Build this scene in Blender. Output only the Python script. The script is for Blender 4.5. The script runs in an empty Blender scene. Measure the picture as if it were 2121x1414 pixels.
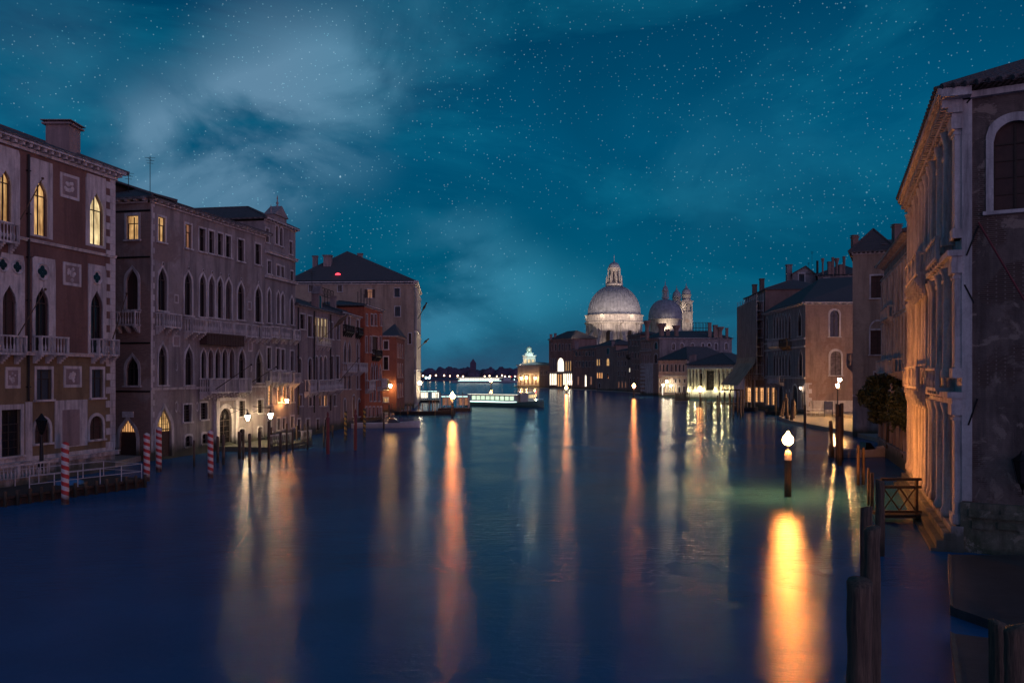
import bpy, math, random
from mathutils import Vector
R = math.radians
PI = math.pi
S = bpy.context.scene
C = S.collection
random.seed(7)

# ------------------------------------------------------------------ camera
FOC, CX, HY, H = 1800.0, 1060.5, 778.0, 8.0
cam_d = bpy.data.cameras.new('camera')
cam = bpy.data.objects.new('camera', cam_d); C.objects.link(cam)
cam.location = (0, 0, H); cam.rotation_euler = (R(90), 0, 0)
cam_d.lens = 36.0*FOC/2121.0; cam_d.sensor_width = 36.0
cam_d.shift_y = (HY-707.0)/2121.0
cam_d.clip_start = 0.5; cam_d.clip_end = 9000
S.camera = cam
S.view_settings.view_transform = 'Standard'; S.view_settings.look = 'None'
S.view_settings.exposure = 0.0; S.view_settings.gamma = 1.0

def lin(r, g, b):
    f = lambda c: ((c/255.0+0.055)/1.055)**2.4 if c/255.0 > 0.04045 else c/255.0/12.92
    return (f(r), f(g), f(b), 1.0)
def pdir(x, y):
    return Vector(((x-CX)/FOC, 1.0, (HY-y)/FOC)).normalized()

# node helpers
class NT:
    def __init__(s, tree): s.t = tree; s.n = tree.nodes; s.l = tree.links
    def new(s, k, **kw):
        n = s.n.new(k)
        for a, v in kw.items(): setattr(n, a, v)
        return n
    def put(s, sock, v):
        if v is None: return
        if isinstance(v, bpy.types.NodeSocket): s.l.new(v, sock)
        else: sock.default_value = v
    def math(s, op, a, b=None, c=None, clamp=False):
        n = s.new('ShaderNodeMath', operation=op); n.use_clamp = clamp
        s.put(n.inputs[0], a); s.put(n.inputs[1], b); s.put(n.inputs[2], c)
        return n.outputs[0]
    def vmath(s, op, a, b=None):
        n = s.new('ShaderNodeVectorMath', operation=op)
        s.put(n.inputs[0], a); s.put(n.inputs[1], b)
        return n.outputs['Value'] if op in ('DOT_PRODUCT', 'LENGTH', 'DISTANCE') else n.outputs[0]
    def mapr(s, v, a, b, c=0.0, d=1.0, smooth=False):
        n = s.new('ShaderNodeMapRange'); n.clamp = True
        if smooth: n.interpolation_type = 'SMOOTHSTEP'
        s.put(n.inputs[0], v)
        for i, q in enumerate((a, b, c, d)): n.inputs[1+i].default_value = q
        return n.outputs[0]
    def mix(s, f, a, b, mode='MIX'):
        n = s.new('ShaderNodeMix', data_type='RGBA', blend_type=mode)
        s.put(n.inputs[0], f); s.put(n.inputs[6], a); s.put(n.inputs[7], b)
        return n.outputs[2]
    def noise(s, vec, scale, detail=4, rough=0.55, dist=0.0):
        n = s.new('ShaderNodeTexNoise'); s.put(n.inputs['Vector'], vec)
        n.inputs['Scale'].default_value = scale; n.inputs['Detail'].default_value = detail
        n.inputs['Roughness'].default_value = rough; n.inputs['Distortion'].default_value = dist
        return n.outputs[0]
    def mapping(s, vec, scale=(1, 1, 1), rot=(0, 0, 0), loc=(0, 0, 0)):
        n = s.new('ShaderNodeMapping'); s.put(n.inputs[0], vec)
        n.inputs['Scale'].default_value = scale; n.inputs['Rotation'].default_value = rot; n.inputs['Location'].default_value = loc
        return n.outputs[0]
    def ramp(s, f, stops):
        n = s.new('ShaderNodeValToRGB'); s.put(n.inputs[0], f)
        e = n.color_ramp.elements
        while len(e) < len(stops): e.new(0.5)
        for i, (p, c) in enumerate(stops): e[i].position = p; e[i].color = c
        return n.outputs[0]

# ------------------------------------------------------------------ night sky
SKY = 1.0
def make_world():
    w = bpy.data.worlds.new('World'); S.world = w; w.use_nodes = True
    t = NT(w.node_tree)
    for n in list(t.n): t.n.remove(n)
    tc = t.new('ShaderNodeTexCoord').outputs['Generated']
    sep = t.new('ShaderNodeSeparateXYZ'); t.put(sep.inputs[0], tc)
    z = sep.outputs[2]
    col = t.ramp(t.mapr(z, 0.0, 0.5), [(0.0, lin(52, 84, 112)), (0.08, lin(28, 82, 110)), (0.22, lin(0, 88, 118)),
                                       (0.5, lin(0, 88, 124)), (0.78, lin(0, 66, 100)), (1.0, lin(0, 42, 74))])
    # soft broad variation
    wv = t.mapping(tc, scale=(1.0, 1.0, 2.2), rot=(0, R(18), 0))
    nb = t.noise(wv, 2.2, 5, 0.55, 0.4)
    col = t.mix(t.mapr(nb, 0.3, 0.72, 0.0, 0.55), col, lin(0, 52, 84))
    nb2 = t.noise(t.mapping(tc, scale=(1, 1, 3.0), rot=(0, R(-16), 0), loc=(3, 1, 2)), 3.0, 6, 0.6, 0.6)
    col = t.mix(t.mapr(nb2, 0.46, 0.75, 0.0, 0.55), col, lin(22, 122, 152))
    # cloud banks, each about its own direction in the sky
    blobs = [((620, 210), 0.15, 1.1), ((430, 330), 0.13, 1.1), ((720, 190), 0.10, 0.65), ((330, 340), 0.09, 0.9), ((540, 300), 0.10, 0.8),
             ((560, 420), 0.09, 0.55), ((860, 60), 0.12, 0.3), ((960, 590), 0.12, 1.0), ((900, 670), 0.09, 0.8), ((1110, 610), 0.08, 0.7),
             ((1400, 380), 0.11, 0.28), ((1620, 310), 0.16, 0.16), ((1230, 610), 0.06, 0.35), ((90, 120), 0.12, 0.12)]
    acc = None
    for (px, rad, amp) in blobs:
        d = t.vmath('DISTANCE', tc, tuple(pdir(*px)))
        v = t.mapr(d, rad, 0.0, 0.0, amp, smooth=True)
        acc = v if acc is None else t.math('ADD', acc, v)
    cn = t.noise(t.mapping(tc, scale=(1, 1, 1.5), rot=(0, R(35), 0)), 5.5, 7, 0.52, 0.5)
    cd = t.math('MULTIPLY', t.math('MINIMUM', acc, 1.1), t.mapr(cn, 0.36, 0.60, 0.0, 1.0, smooth=True))
    ccol = t.mix(t.mapr(z, 0.02, 0.28), lin(48, 104, 136), lin(96, 136, 164))
    ccol = t.mix(t.mapr(sep.outputs[0], -0.25, 0.05), ccol, lin(42, 128, 158))
    col = t.mix(t.math('MULTIPLY', cd, 0.95), col, ccol)
    # stars: three sizes
    dens = t.noise(tc, 4.0, 3, 0.6)
    front = t.mapr(sep.outputs[1], 0.2, 0.6)
    for (sc, rad, cut, amp) in ((150, 0.115, 0.52, 0.36), (240, 0.22, 0.44, 0.24), (48, 0.07, 0.74, 0.5), (16, 0.10, 0.78, 0.13)):
        v = t.new('ShaderNodeTexVoronoi'); t.put(v.inputs['Vector'], tc); v.inputs['Scale'].default_value = sc
        vc = t.new('ShaderNodeSeparateColor'); t.put(vc.inputs[0], v.outputs['Color'])
        b = t.mapr(t.math('ADD', vc.outputs[0], t.math('MULTIPLY', t.math('SUBTRACT', dens, 0.5), 0.9)), cut, cut+0.35)
        f = t.math('MULTIPLY', t.mapr(v.outputs['Distance'], rad, rad*0.15, smooth=True), b)
        f = t.math('MULTIPLY', f, amp)
        f = t.math('MULTIPLY', f, t.mapr(z, 0.02, 0.12))
        scol = t.mix(vc.outputs[1], (0.25, 0.85, 1.0, 1), (0.75, 0.95, 1.0, 1))
        col = t.mix(t.math('MULTIPLY', f, front), col, scol, 'ADD')
    # last mauve afterglow in the sky behind the viewer
    back = t.mapr(t.vmath('DOT_PRODUCT', tc, (0.62, -0.78, 0.0)), 0.0, 0.8, smooth=True)
    glow = t.mix(t.mapr(z, -0.05, 0.55), (0.84, 0.53, 0.82, 1), (0.06, 0.13, 0.30, 1))
    col = t.mix(back, col, glow)
    bg = t.new('ShaderNodeBackground'); t.put(bg.inputs[0], col); bg.inputs[1].default_value = SKY
    out = t.new('ShaderNodeOutputWorld'); t.l.new(bg.outputs[0], out.inputs[0])
make_world()

# ------------------------------------------------------------------ materials
MATS = {}
def newmat(name):
    m = bpy.data.materials.new(name); m.use_nodes = True
    t = NT(m.node_tree); b = t.n['Principled BSDF']
    MATS[name] = m
    return m, t, b
def stucco(name, c1, c2, scale=0.6, rough=0.9, bump=0.25, streak=0.5, brick=0.0, tide=True, c3=None):
    """weathered plaster or stone: patches, rain streaks, optional bricks showing, algae at the tide line"""
    m, t, b = newmat(name)
    geo = t.new('ShaderNodeNewGeometry').outputs['Position']
    n1 = t.noise(geo, scale, 8, 0.62, 0.3)
    n2 = t.noise(t.mapping(geo, scale=(1, 1, 0.12)), scale*2.6, 6, 0.65)
    n3 = t.noise(geo, scale*14, 4, 0.7)
    col = t.mix(t.mapr(n1, 0.36, 0.64), (*c1, 1), (*c2, 1))
    col = t.mix(t.math('MULTIPLY', t.mapr(n2, 0.46, 0.66), min(1.0, streak*1.35)), col, (c1[0]*0.34, c1[1]*0.34, c1[2]*0.37, 1))
    n6 = t.noise(geo, scale*4.5, 7, 0.75, 0.8)
    col = t.mix(t.mapr(n6, 0.50, 0.74, 0.0, 0.55), col, (c1[0]*0.42, c1[1]*0.40, c1[2]*0.40, 1))
    col = t.mix(t.math('MULTIPLY', t.mapr(n3, 0.3, 0.8), 0.5), col, (c2[0]*0.55, c2[1]*0.55, c2[2]*0.55, 1))
    if c3 is not None:
        n4 = t.noise(geo, scale*0.9, 9, 0.7, 1.0)
        col = t.mix(t.mapr(n4, 0.56, 0.60), col, (*c3, 1))
    h = t.math('ADD', t.math('MULTIPLY', n3, 0.5), t.math('MULTIPLY', n1, 1.5))
    if brick > 0:
        sp = t.new('ShaderNodeSeparateXYZ'); t.put(sp.inputs[0], geo)
        cb = t.new('ShaderNodeCombineXYZ')
        t.put(cb.inputs[0], t.math('ADD', sp.outputs[0], t.math('MULTIPLY', sp.outputs[1], 0.9))); t.put(cb.inputs[1], sp.outputs[2])
        br = t.new('ShaderNodeTexBrick'); t.put(br.inputs['Vector'], cb.outputs[0])
        br.inputs['Scale'].default_value = 1.0; br.inputs['Brick Width'].default_value = 0.28; br.inputs['Row Height'].default_value = 0.09
        br.inputs['Mortar Size'].default_value = 0.012
        br.inputs['Color1'].default_value = (c1[0]*0.8, c1[1]*0.62, c1[2]*0.55, 1); br.inputs['Color2'].default_value = (c1[0]*0.5, c1[1]*0.38, c1[2]*0.33, 1)
        br.inputs['Mortar'].default_value = (c2[0]*0.8, c2[1]*0.8, c2[2]*0.8, 1)
        n5 = t.noise(geo, scale*0.7, 8, 0.65, 0.6)
        f = t.mapr(n5, 0.60-0.25*brick, 0.66-0.25*brick)
        col = t.mix(t.math('MULTIPLY', f, 0.9), col, br.outputs['Color'])
        h = t.math('ADD', h, t.math('MULTIPLY', br.outputs['Fac'], -0.6))
    if tide:
        sp2 = t.new('ShaderNodeSeparateXYZ'); t.put(sp2.inputs[0], geo)
        zz = t.math('ADD', sp2.outputs[2], t.math('MULTIPLY', n1, 1.2))
        col = t.mix(t.mapr(zz, 2.1, 1.3, 0.0, 0.88), col, (0.035, 0.045, 0.022, 1))
    t.put(b.inputs['Base Color'], col); b.inputs['Roughness'].default_value = rough
    bp = t.new('ShaderNodeBump'); bp.inputs['Strength'].default_value = bump; bp.inputs['Distance'].default_value = 0.06
    t.put(bp.inputs['Height'], h); t.l.new(bp.outputs[0], b.inputs['Normal'])
    return m
def plain(name, c, rough=0.6, metal=0.0, var=0.35, scale=6.0, bump=0.1):
    m, t, b = newmat(name)
    tc = t.new('ShaderNodeTexCoord').outputs['Object']
    n = t.noise(tc, scale, 6, 0.65)
    col = t.mix(t.mapr(n, 0.3, 0.7), (c[0]*(1-var), c[1]*(1-var), c[2]*(1-var), 1), (c[0]*(1+var*0.5), c[1]*(1+var*0.5), c[2]*(1+var*0.5), 1))
    t.put(b.inputs['Base Color'], col); b.inputs['Roughness'].default_value = rough; b.inputs['Metallic'].default_value = metal
    if bump:
        bp = t.new('ShaderNodeBump'); bp.inputs['Strength'].default_value = bump; bp.inputs['Distance'].default_value = 0.03
        t.put(bp.inputs['Height'], n); t.l.new(bp.outputs[0], b.inputs['Normal'])
    return m
def emis(name, c, strength, pattern=0.0):
    m, t, b = newmat(name)
    b.inputs['Base Color'].default_value = (0.02, 0.02, 0.02, 1); b.inputs['Roughness'].default_value = 0.3
    col = (*c, 1)
    if pattern:
        tc = t.new('ShaderNodeNewGeometry').outputs['Position']
        n = t.noise(t.mapping(tc, scale=(1.0, 1.0, 0.10)), 4.5, 4, 0.6)
        n2 = t.noise(tc, 1.0, 3, 0.5)
        f = t.math('MULTIPLY', t.mapr(n, 0.35, 0.62), t.mapr(n2, 0.25, 0.6, 0.3, 1.0))
        col = t.mix(t.math('MULTIPLY', t.math('SUBTRACT', 1.0, f), pattern), col, (c[0]*0.12, c[1]*0.07, c[2]*0.04, 1))
    t.put(b.inputs['Emission Color'], col); b.inputs['Emission Strength'].default_value = strength
    return m

M = MATS
stucco('red_stucco', (0.175, 0.098, 0.085), (0.225, 0.125, 0.10), 0.35, streak=0.45)
stucco('ochre_stucco', (0.19, 0.135, 0.075), (0.25, 0.175, 0.095), 0.4, streak=0.45)
stucco('istrian_stone', (0.50, 0.47, 0.46), (0.66, 0.62, 0.61), 0.8, streak=0.65, bump=0.35)
stucco('pale_brick', (0.34, 0.26, 0.23), (0.42, 0.34, 0.30), 0.3, streak=0.55, brick=0.75, bump=0.5)
stucco('grey_plaster', (0.27, 0.235, 0.23), (0.38, 0.335, 0.325), 0.3, streak=0.7, brick=0.15, bump=0.4)
stucco('grey_render', (0.23, 0.205, 0.21), (0.33, 0.295, 0.295), 0.3, streak=0.6)
stucco('mauve_render', (0.27, 0.21, 0.21), (0.34, 0.26, 0.25), 0.35, streak=0.5)
stucco('brick_red', (0.36, 0.095, 0.05), (0.42, 0.12, 0.06), 0.4, streak=0.4, brick=0.3)
stucco('dull_red', (0.24, 0.09, 0.06), (0.28, 0.11, 0.07), 0.4, streak=0.4)
stucco('ochre_brown', (0.30, 0.19, 0.12), (0.38, 0.25, 0.16), 0.28, streak=0.5)
stucco('salmon_plaster', (0.27, 0.185, 0.15), (0.36, 0.25, 0.20), 0.3, streak=0.5, c3=(0.24, 0.15, 0.115))
stucco('buff_plaster', (0.36, 0.27, 0.20), (0.43, 0.33, 0.25), 0.25, streak=0.5)
stucco('far_brown', (0.22, 0.14, 0.12), (0.28, 0.18, 0.15), 0.2, streak=0.5)
stucco('far_rose', (0.32, 0.20, 0.16), (0.38, 0.25, 0.20), 0.2, streak=0.4)
stucco('far_pale', (0.42, 0.34, 0.28), (0.50, 0.41, 0.34), 0.2, streak=0.35)
stucco('dark_brick', (0.115, 0.088, 0.078), (0.24, 0.185, 0.16), 0.55, streak=0.5, brick=0.2, bump=1.0, c3=(0.29, 0.23, 0.19))
stucco('mossy_stone', (0.07, 0.09, 0.045), (0.20, 0.19, 0.14), 1.1, streak=0.5, bump=1.0, c3=(0.26, 0.24, 0.18), tide=False)
stucco('wet_stone', (0.035, 0.038, 0.042), (0.07, 0.07, 0.07), 0.8, rough=0.35, streak=0.2, tide=False)
stucco('paving', (0.25, 0.22, 0.19), (0.32, 0.28, 0.24), 0.8, rough=0.7, streak=0.1, tide=False)
stucco('white_marble', (0.42, 0.38, 0.34), (0.62, 0.57, 0.51), 0.5, streak=0.8, tide=False)
plain('lead', (0.30, 0.31, 0.34), 0.6, 0.0, 0.45, 0.5)
plain('dark_metal', (0.02, 0.02, 0.022), 0.45, 0.6)
plain('white_metal', (0.5, 0.5, 0.52), 0.5, 0.1)
plain('dark_wood', (0.045, 0.032, 0.024), 0.8, 0, 0.5, 10)
plain('brown_wood', (0.10, 0.06, 0.035), 0.75, 0, 0.5, 8)
plain('shutter_blue', (0.035, 0.055, 0.075), 0.7, 0, 0.3, 3)
plain('shutter_brown', (0.06, 0.03, 0.025), 0.7, 0, 0.3, 3)
plain('maroon_paint', (0.16, 0.02, 0.025), 0.5, 0, 0.3)
plain('boat_white', (0.55, 0.55, 0.57), 0.35, 0, 0.15, 2)
plain('boat_dark', (0.02, 0.022, 0.03), 0.3)
plain('boat_teal', (0.10, 0.22, 0.20), 0.35, 0, 0.2, 2)
plain('tarp_blue', (0.05, 0.20, 0.38), 0.7)
plain('red_cloth', (0.65, 0.02, 0.03), 0.8)
plain('bark', (0.06, 0.045, 0.03), 0.9)
plain('gold_ball', (0.75, 0.68, 0.5), 0.35, 0.4)
plain('sign_grey', (0.16, 0.16, 0.18), 0.6)
plain('sign_white', (0.62, 0.62, 0.64), 0.6)
plain('hazy_land_mat', (0.11, 0.08, 0.13), 0.9, 0, 0.3, 0.02)  # purple distance haze is mixed into this base colour
plain('curtain', (0.07, 0.05, 0.055), 0.7, 0, 0.6, 1.5)
plain('curtain_pale', (0.15, 0.12, 0.13), 0.7, 0, 0.6, 1.5)
def roof_mat():
    m, t, b = newmat('roof_tile')
    geo = t.new('ShaderNodeNewGeometry').outputs['Position']
    n = t.noise(geo, 1.2, 6, 0.7); n2 = t.noise(geo, 8, 3, 0.7)
    col = t.mix(n, (0.07, 0.065, 0.07, 1), (0.14, 0.12, 0.12, 1))
    col = t.mix(t.mapr(n2, 0.4, 0.8), col, (0.06, 0.05, 0.05, 1))
    t.put(b.inputs['Base Color'], col); b.inputs['Roughness'].default_value = 0.8
    wv = t.new('ShaderNodeTexWave'); wv.bands_direction = 'DIAGONAL'; t.put(wv.inputs[0], geo); wv.inputs['Scale'].default_value = 1.1
    wv.inputs['Distortion'].default_value = 0.6
    bp = t.new('ShaderNodeBump'); bp.inputs['Strength'].default_value = 0.9; bp.inputs['Distance'].default_value = 0.1
    t.put(bp.inputs['Height'], t.math('ADD', wv.outputs[1], n2)); t.l.new(bp.outputs[0], b.inputs['Normal'])
roof_mat()
def pile_mat():
    m, t, b = newmat('pile_wood')
    tc = t.new('ShaderNodeTexCoord').outputs['Object']
    geo = t.new('ShaderNodeNewGeometry').outputs['Position']
    n = t.noise(t.mapping(geo, scale=(1, 1, 0.08)), 22, 6, 0.7)
    n2 = t.noise(geo, 2.5, 5, 0.6)
    col = t.mix(t.mapr(n, 0.35, 0.7), (0.05, 0.034, 0.024, 1), (0.18, 0.12, 0.075, 1))
    sp = t.new('ShaderNodeSeparateXYZ'); t.put(sp.inputs[0], geo)
    col = t.mix(t.mapr(t.math('ADD', sp.outputs[2], n2), 1.5, 0.9), col, (0.018, 0.02, 0.012, 1))
    t.put(b.inputs['Base Color'], col); b.inputs['Roughness'].default_value = 0.75
    bp = t.new('ShaderNodeBump'); bp.inputs['Strength'].default_value = 0.9; bp.inputs['Distance'].default_value = 0.04
    t.put(bp.inputs['Height'], n); t.l.new(bp.outputs[0], b.inputs['Normal'])
pile_mat()
def striped(name, ca, cb, pitch):
    m, t, b = newmat(name)
    tc = t.new('ShaderNodeTexCoord').outputs['Object']
    sp = t.new('ShaderNodeSeparateXYZ'); t.put(sp.inputs[0], tc)
    ang = t.math('DIVIDE', t.math('ARCTAN2', sp.outputs[1], sp.outputs[0]), 2*PI)
    f = t.math('FRACT', t.math('ADD', t.math('ADD', t.math('DIVIDE', sp.outputs[2], pitch), ang), 20.0))
    st = t.mapr(f, 0.49, 0.51)
    n = t.noise(tc, 5, 6, 0.7)
    col = t.mix(st, ca, cb)
    col = t.mix(t.mapr(n, 0.45, 0.8, 0, 0.6), col, (0.08, 0.06, 0.05, 1))
    col = t.mix(t.mapr(sp.outputs[2], 0.7, 0.3, 0, 0.9), col, (0.02, 0.02, 0.015, 1))
    t.put(b.inputs['Base Color'], col); b.inputs['Roughness'].default_value = 0.55
striped('stripe_red_white', (0.50, 0.03, 0.03, 1), (0.62, 0.58, 0.56, 1), 0.52)
striped('stripe_yellow_black', (0.30, 0.19, 0.03, 1), (0.02, 0.02, 0.02, 1), 0.6)
def leaf_mat():
    m, t, b = newmat('leaves')
    n = t.noise(t.new('ShaderNodeNewGeometry').outputs['Position'], 3, 3)
    t.put(b.inputs['Base Color'], t.mix(n, (0.03, 0.05, 0.02, 1), (0.07, 0.09, 0.035, 1))); b.inputs['Roughness'].default_value = 0.6
leaf_mat()
def glass_mat():
    m, t, b = newmat('glass_dark')
    n = t.noise(t.new('ShaderNodeNewGeometry').outputs['Position'], 0.9, 2)
    t.put(b.inputs['Base Color'], t.mix(n, (0.006, 0.006, 0.008, 1), (0.02, 0.016, 0.018, 1)))
    b.inputs['Roughness'].default_value = 0.12
glass_mat()
def net_mat():
    m, t, b = newmat('netting')
    n = t.noise(t.mapping(t.new('ShaderNodeNewGeometry').outputs['Position'], scale=(1, 1, 0.15)), 2.2, 5, 0.65)
    t.put(b.inputs['Base Color'], t.mix(n, (0.20, 0.12, 0.11, 1), (0.42, 0.30, 0.28, 1))); b.inputs['Roughness'].default_value = 0.9
    t.put(b.inputs['Alpha'], t.mapr(n, 0.3, 0.6, 0.6, 0.95))
net_mat()
emis('win_yellow', (1.0, 0.58, 0.22), 1.0, 0.92)
emis('win_bright', (1.0, 0.78, 0.40), 1.5, 0.85)
emis('win_amber', (1.0, 0.48, 0.18), 1.2, 0.6)
emis('win_dim', (0.9, 0.40, 0.22), 0.35, 0.7)
emis('win_white', (1.0, 0.92, 0.72), 2.4, 0.45)
emis('win_green', (0.75, 1.0, 0.72), 1.3, 0.35)
emis('boat_light', (0.62, 1.0, 0.90), 3.0, 0.2)
emis('red_light', (1.0, 0.05, 0.08), 3.0)
emis('lamp_orange', (1.0, 0.31, 0.055), 1050)
emis('lamp_orange_dim', (1.0, 0.32, 0.09), 90)
emis('lamp_orange_far', (1.0, 0.33, 0.09), 230)
emis('lamp_orange_small', (1.0, 0.40, 0.12), 330)
emis('lamp_warm', (1.0, 0.58, 0.22), 170)
emis('lamp_warm_quay', (1.0, 0.52, 0.19), 1500)
emis('lamp_lantern', (1.0, 0.72, 0.40), 190)
emis('lamp_white', (1.0, 0.82, 0.56), 90)
emis('lamp_far', (1.0, 0.62, 0.36), 9)
emis('lamp_cold', (0.55, 1.0, 1.0), 10)

def water_mat():
    m, t, b = newmat('water')
    geo = t.new('ShaderNodeNewGeometry').outputs['Position']
    n1 = t.noise(t.mapping(geo, scale=(0.45, 1.1, 1.0)), 2.0, 3, 0.55, 0.3)
    n2 = t.noise(t.mapping(geo, scale=(0.5, 1.3, 1.0), rot=(0, 0, R(6))), 7.0, 4, 0.65)
    n3 = t.noise(geo, 0.12, 4, 0.55, 0.4)
    col = t.mix(t.mapr(n3, 0.35, 0.65), (0.020, 0.100, 0.205, 1), (0.026, 0.132, 0.27, 1))
    t.put(b.inputs['Base Color'], col)
    t.put(b.inputs['Roughness'], t.mapr(n3, 0.35, 0.65, 0.09, 0.15))
    b.inputs['IOR'].default_value = 1.33; b.inputs['Specular IOR Level'].default_value = 0.18; b.inputs['Specular Tint'].default_value = (0.78, 0.9, 1.0, 1)
    bp = t.new('ShaderNodeBump'); bp.inputs['Strength'].default_value = 0.65; bp.inputs['Distance'].default_value = 0.05
    t.put(bp.inputs['Height'], t.math('ADD', t.math('MULTIPLY', n1, 0.9), t.math('MULTIPLY', n2, 0.6)))
    t.l.new(bp.outputs[0], b.inputs['Normal'])
    df = t.new('ShaderNodeBsdfDiffuse'); t.put(df.inputs[0], col)        # silty water: part of the light scatters back instead of mirroring
    mx = t.new('ShaderNodeMixShader'); mx.inputs[0].default_value = 0.33
    t.l.new(b.outputs[0], mx.inputs[1]); t.l.new(df.outputs[0], mx.inputs[2])
    t.l.new(mx.outputs[0], t.n['Material Output'].inputs['Surface'])
water_mat()

# ------------------------------------------------------------------ mesh helpers
class MB:
    def __init__(s): s.v = []; s.f = []; s.sm = []
    def add(s, vs, fs, smooth=False):
        b = len(s.v); s.v += [Vector(p) for p in vs]
        for f in fs: s.f.append([b+i for i in f]); s.sm.append(smooth)
    def quad(s, a, b, c, d): s.add([a, b, c, d], [(0, 1, 2, 3)])
    def box(s, x0, x1, y0, y1, z0, z1):
        s.hexa([(x0, y0, z0), (x1, y0, z0), (x1, y1, z0), (x0, y1, z0), (x0, y0, z1), (x1, y0, z1), (x1, y1, z1), (x0, y1, z1)])
    def hexa(s, p): s.add(p, [(0, 3, 2, 1), (4, 5, 6, 7), (0, 1, 5, 4), (1, 2, 6, 5), (2, 3, 7, 6), (3, 0, 4, 7)])
    def tube(s, a, b, r0, r1=None, n=8, cap=True):
        a = Vector(a); b = Vector(b); r1 = r0 if r1 is None else r1
        d = (b-a).normalized(); q = Vector((0, 0, 1)) if abs(d.z) < 0.9 else Vector((1, 0, 0))
        e1 = d.cross(q).normalized(); e2 = d.cross(e1)
        vs = []
        for (p, r) in ((a, r0), (b, r1)):
            for i in range(n):
                t = 2*PI*i/n; vs.append(p+(e1*math.cos(t)+e2*math.sin(t))*r)
        s.add(vs, [(i, (i+1) % n, n+(i+1) % n, n+i) for i in range(n)], n > 5)
        if cap: s.add(vs[:n], [tuple(range(n))]); s.add(vs[n:], [tuple(range(n))])
    def lathe(s, prof, c=(0, 0), n=16, smooth=True, a0=0.0, sq=None):
        vs = []
        for (r, z) in prof:
            for i in range(n):
                t = 2*PI*i/n+a0; vs.append((c[0]+r*math.cos(t), c[1]+r*math.sin(t), z))
        k = len(prof)
        s.add(vs, [(j*n+i, j*n+(i+1) % n, (j+1)*n+(i+1) % n, (j+1)*n+i) for j in range(k-1) for i in range(n)], smooth)
        s.add(vs[:n], [tuple(range(n))]); s.add(vs[-n:], [tuple(range(n))])
    def sphere(s, c, r, n=12, sz=1.0):
        s.lathe([(max(0.001, r*math.sin(PI*j/8)), c[2]-r*sz*math.cos(PI*j/8)) for j in range(9)], (c[0], c[1]), n)
    def prism(s, poly, z0, z1):
        n = len(poly)
        vs = [(x, y, z0) for x, y in poly]+[(x, y, z1) for x, y in poly]
        s.add(vs, [tuple(range(n))[::-1], tuple(range(n, 2*n))]+[(i, (i+1) % n, n+(i+1) % n, n+i) for i in range(n)])
    def build(s, name, mat, parent=None, origin=None):
        o0 = Vector(origin) if origin is not None else (Vector(parent.get('_o')) if parent is not None and parent.get('_o') else Vector((0, 0, 0)))
        me = bpy.data.meshes.new(name)
        me.from_pydata([tuple(p-o0) for p in s.v], [], s.f); me.update()
        me.polygons.foreach_set('use_smooth', s.sm)
        me.materials.append(MATS[mat])
        o = bpy.data.objects.new(name, me); C.objects.link(o)
        if parent is not None: o.parent = parent
        else: o.location = o0
        o['_o'] = tuple(o0)
        return o
def tag(o, label, cat, group=None, kind=None):
    if label: o['label'] = label
    if cat: o['category'] = cat
    if group: o['group'] = group
    if kind: o['kind'] = kind
    return o
def thing(name, label, cat, loc, group=None):
    o = bpy.data.objects.new(name, None); C.objects.link(o); o.location = loc
    o['_o'] = tuple(loc)
    return tag(o, label, cat, group)
def struct(o): o['kind'] = 'structure'; return o
def copy_tree(o, parent=None, loc=None):
    c = o.copy(); C.objects.link(c); c.parent = parent
    if loc is not None: c.location = loc
    for ch in list(o.children): copy_tree(ch, c)
    return c
def D(yb): return H*FOC/(yb-HY)
def P(x, Y): return (x-CX)/FOC*Y
def G(x, yb): d = D(yb); return (P(x, d), d)
def Q(x, d): return (P(x, d), d)
def Zp(y, Y): return H-(y-HY)*Y/FOC

class Fac:
    """a vertical wall plane from A (left, seen from outside) to B; coordinates u along, z up, o outward"""
    def __init__(s, A, B):
        s.A = Vector((A[0], A[1], 0)); s.B = Vector((B[0], B[1], 0))
        s.L = (s.B-s.A).length; s.d = (s.B-s.A)/s.L; s.n = Vector((s.d.y, -s.d.x, 0))
    def U(s, x):
        t = (x-CX)/FOC
        return (t*s.A.y-s.A.x)/(s.d.x-t*s.d.y)
    def Y(s, u): return s.A.y+u*s.d.y
    def Z(s, x, y): return Zp(y, s.Y(s.U(x)))
    def p(s, u, z, o=0.0): v = s.A+s.d*u+s.n*o; return Vector((v.x, v.y, z))
    def xy(s, u, o=0.0): v = s.A+s.d*u+s.n*o; return (v.x, v.y)
    def box(s, mb, u0, u1, z0, z1, o0, o1):
        mb.hexa([s.p(u0, z0, o1), s.p(u1, z0, o1), s.p(u1, z0, o0), s.p(u0, z0, o0), s.p(u0, z1, o1), s.p(u1, z1, o1), s.p(u1, z1, o0), s.p(u0, z1, o0)])
    def back(s, dep): # plane of the left side wall and right side wall and back
        a = s.xy(0, -dep); b = s.xy(s.L, -dep)
        return Fac(a, s.xy(0)), Fac(s.xy(s.L), b), Fac(b, a)

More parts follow.
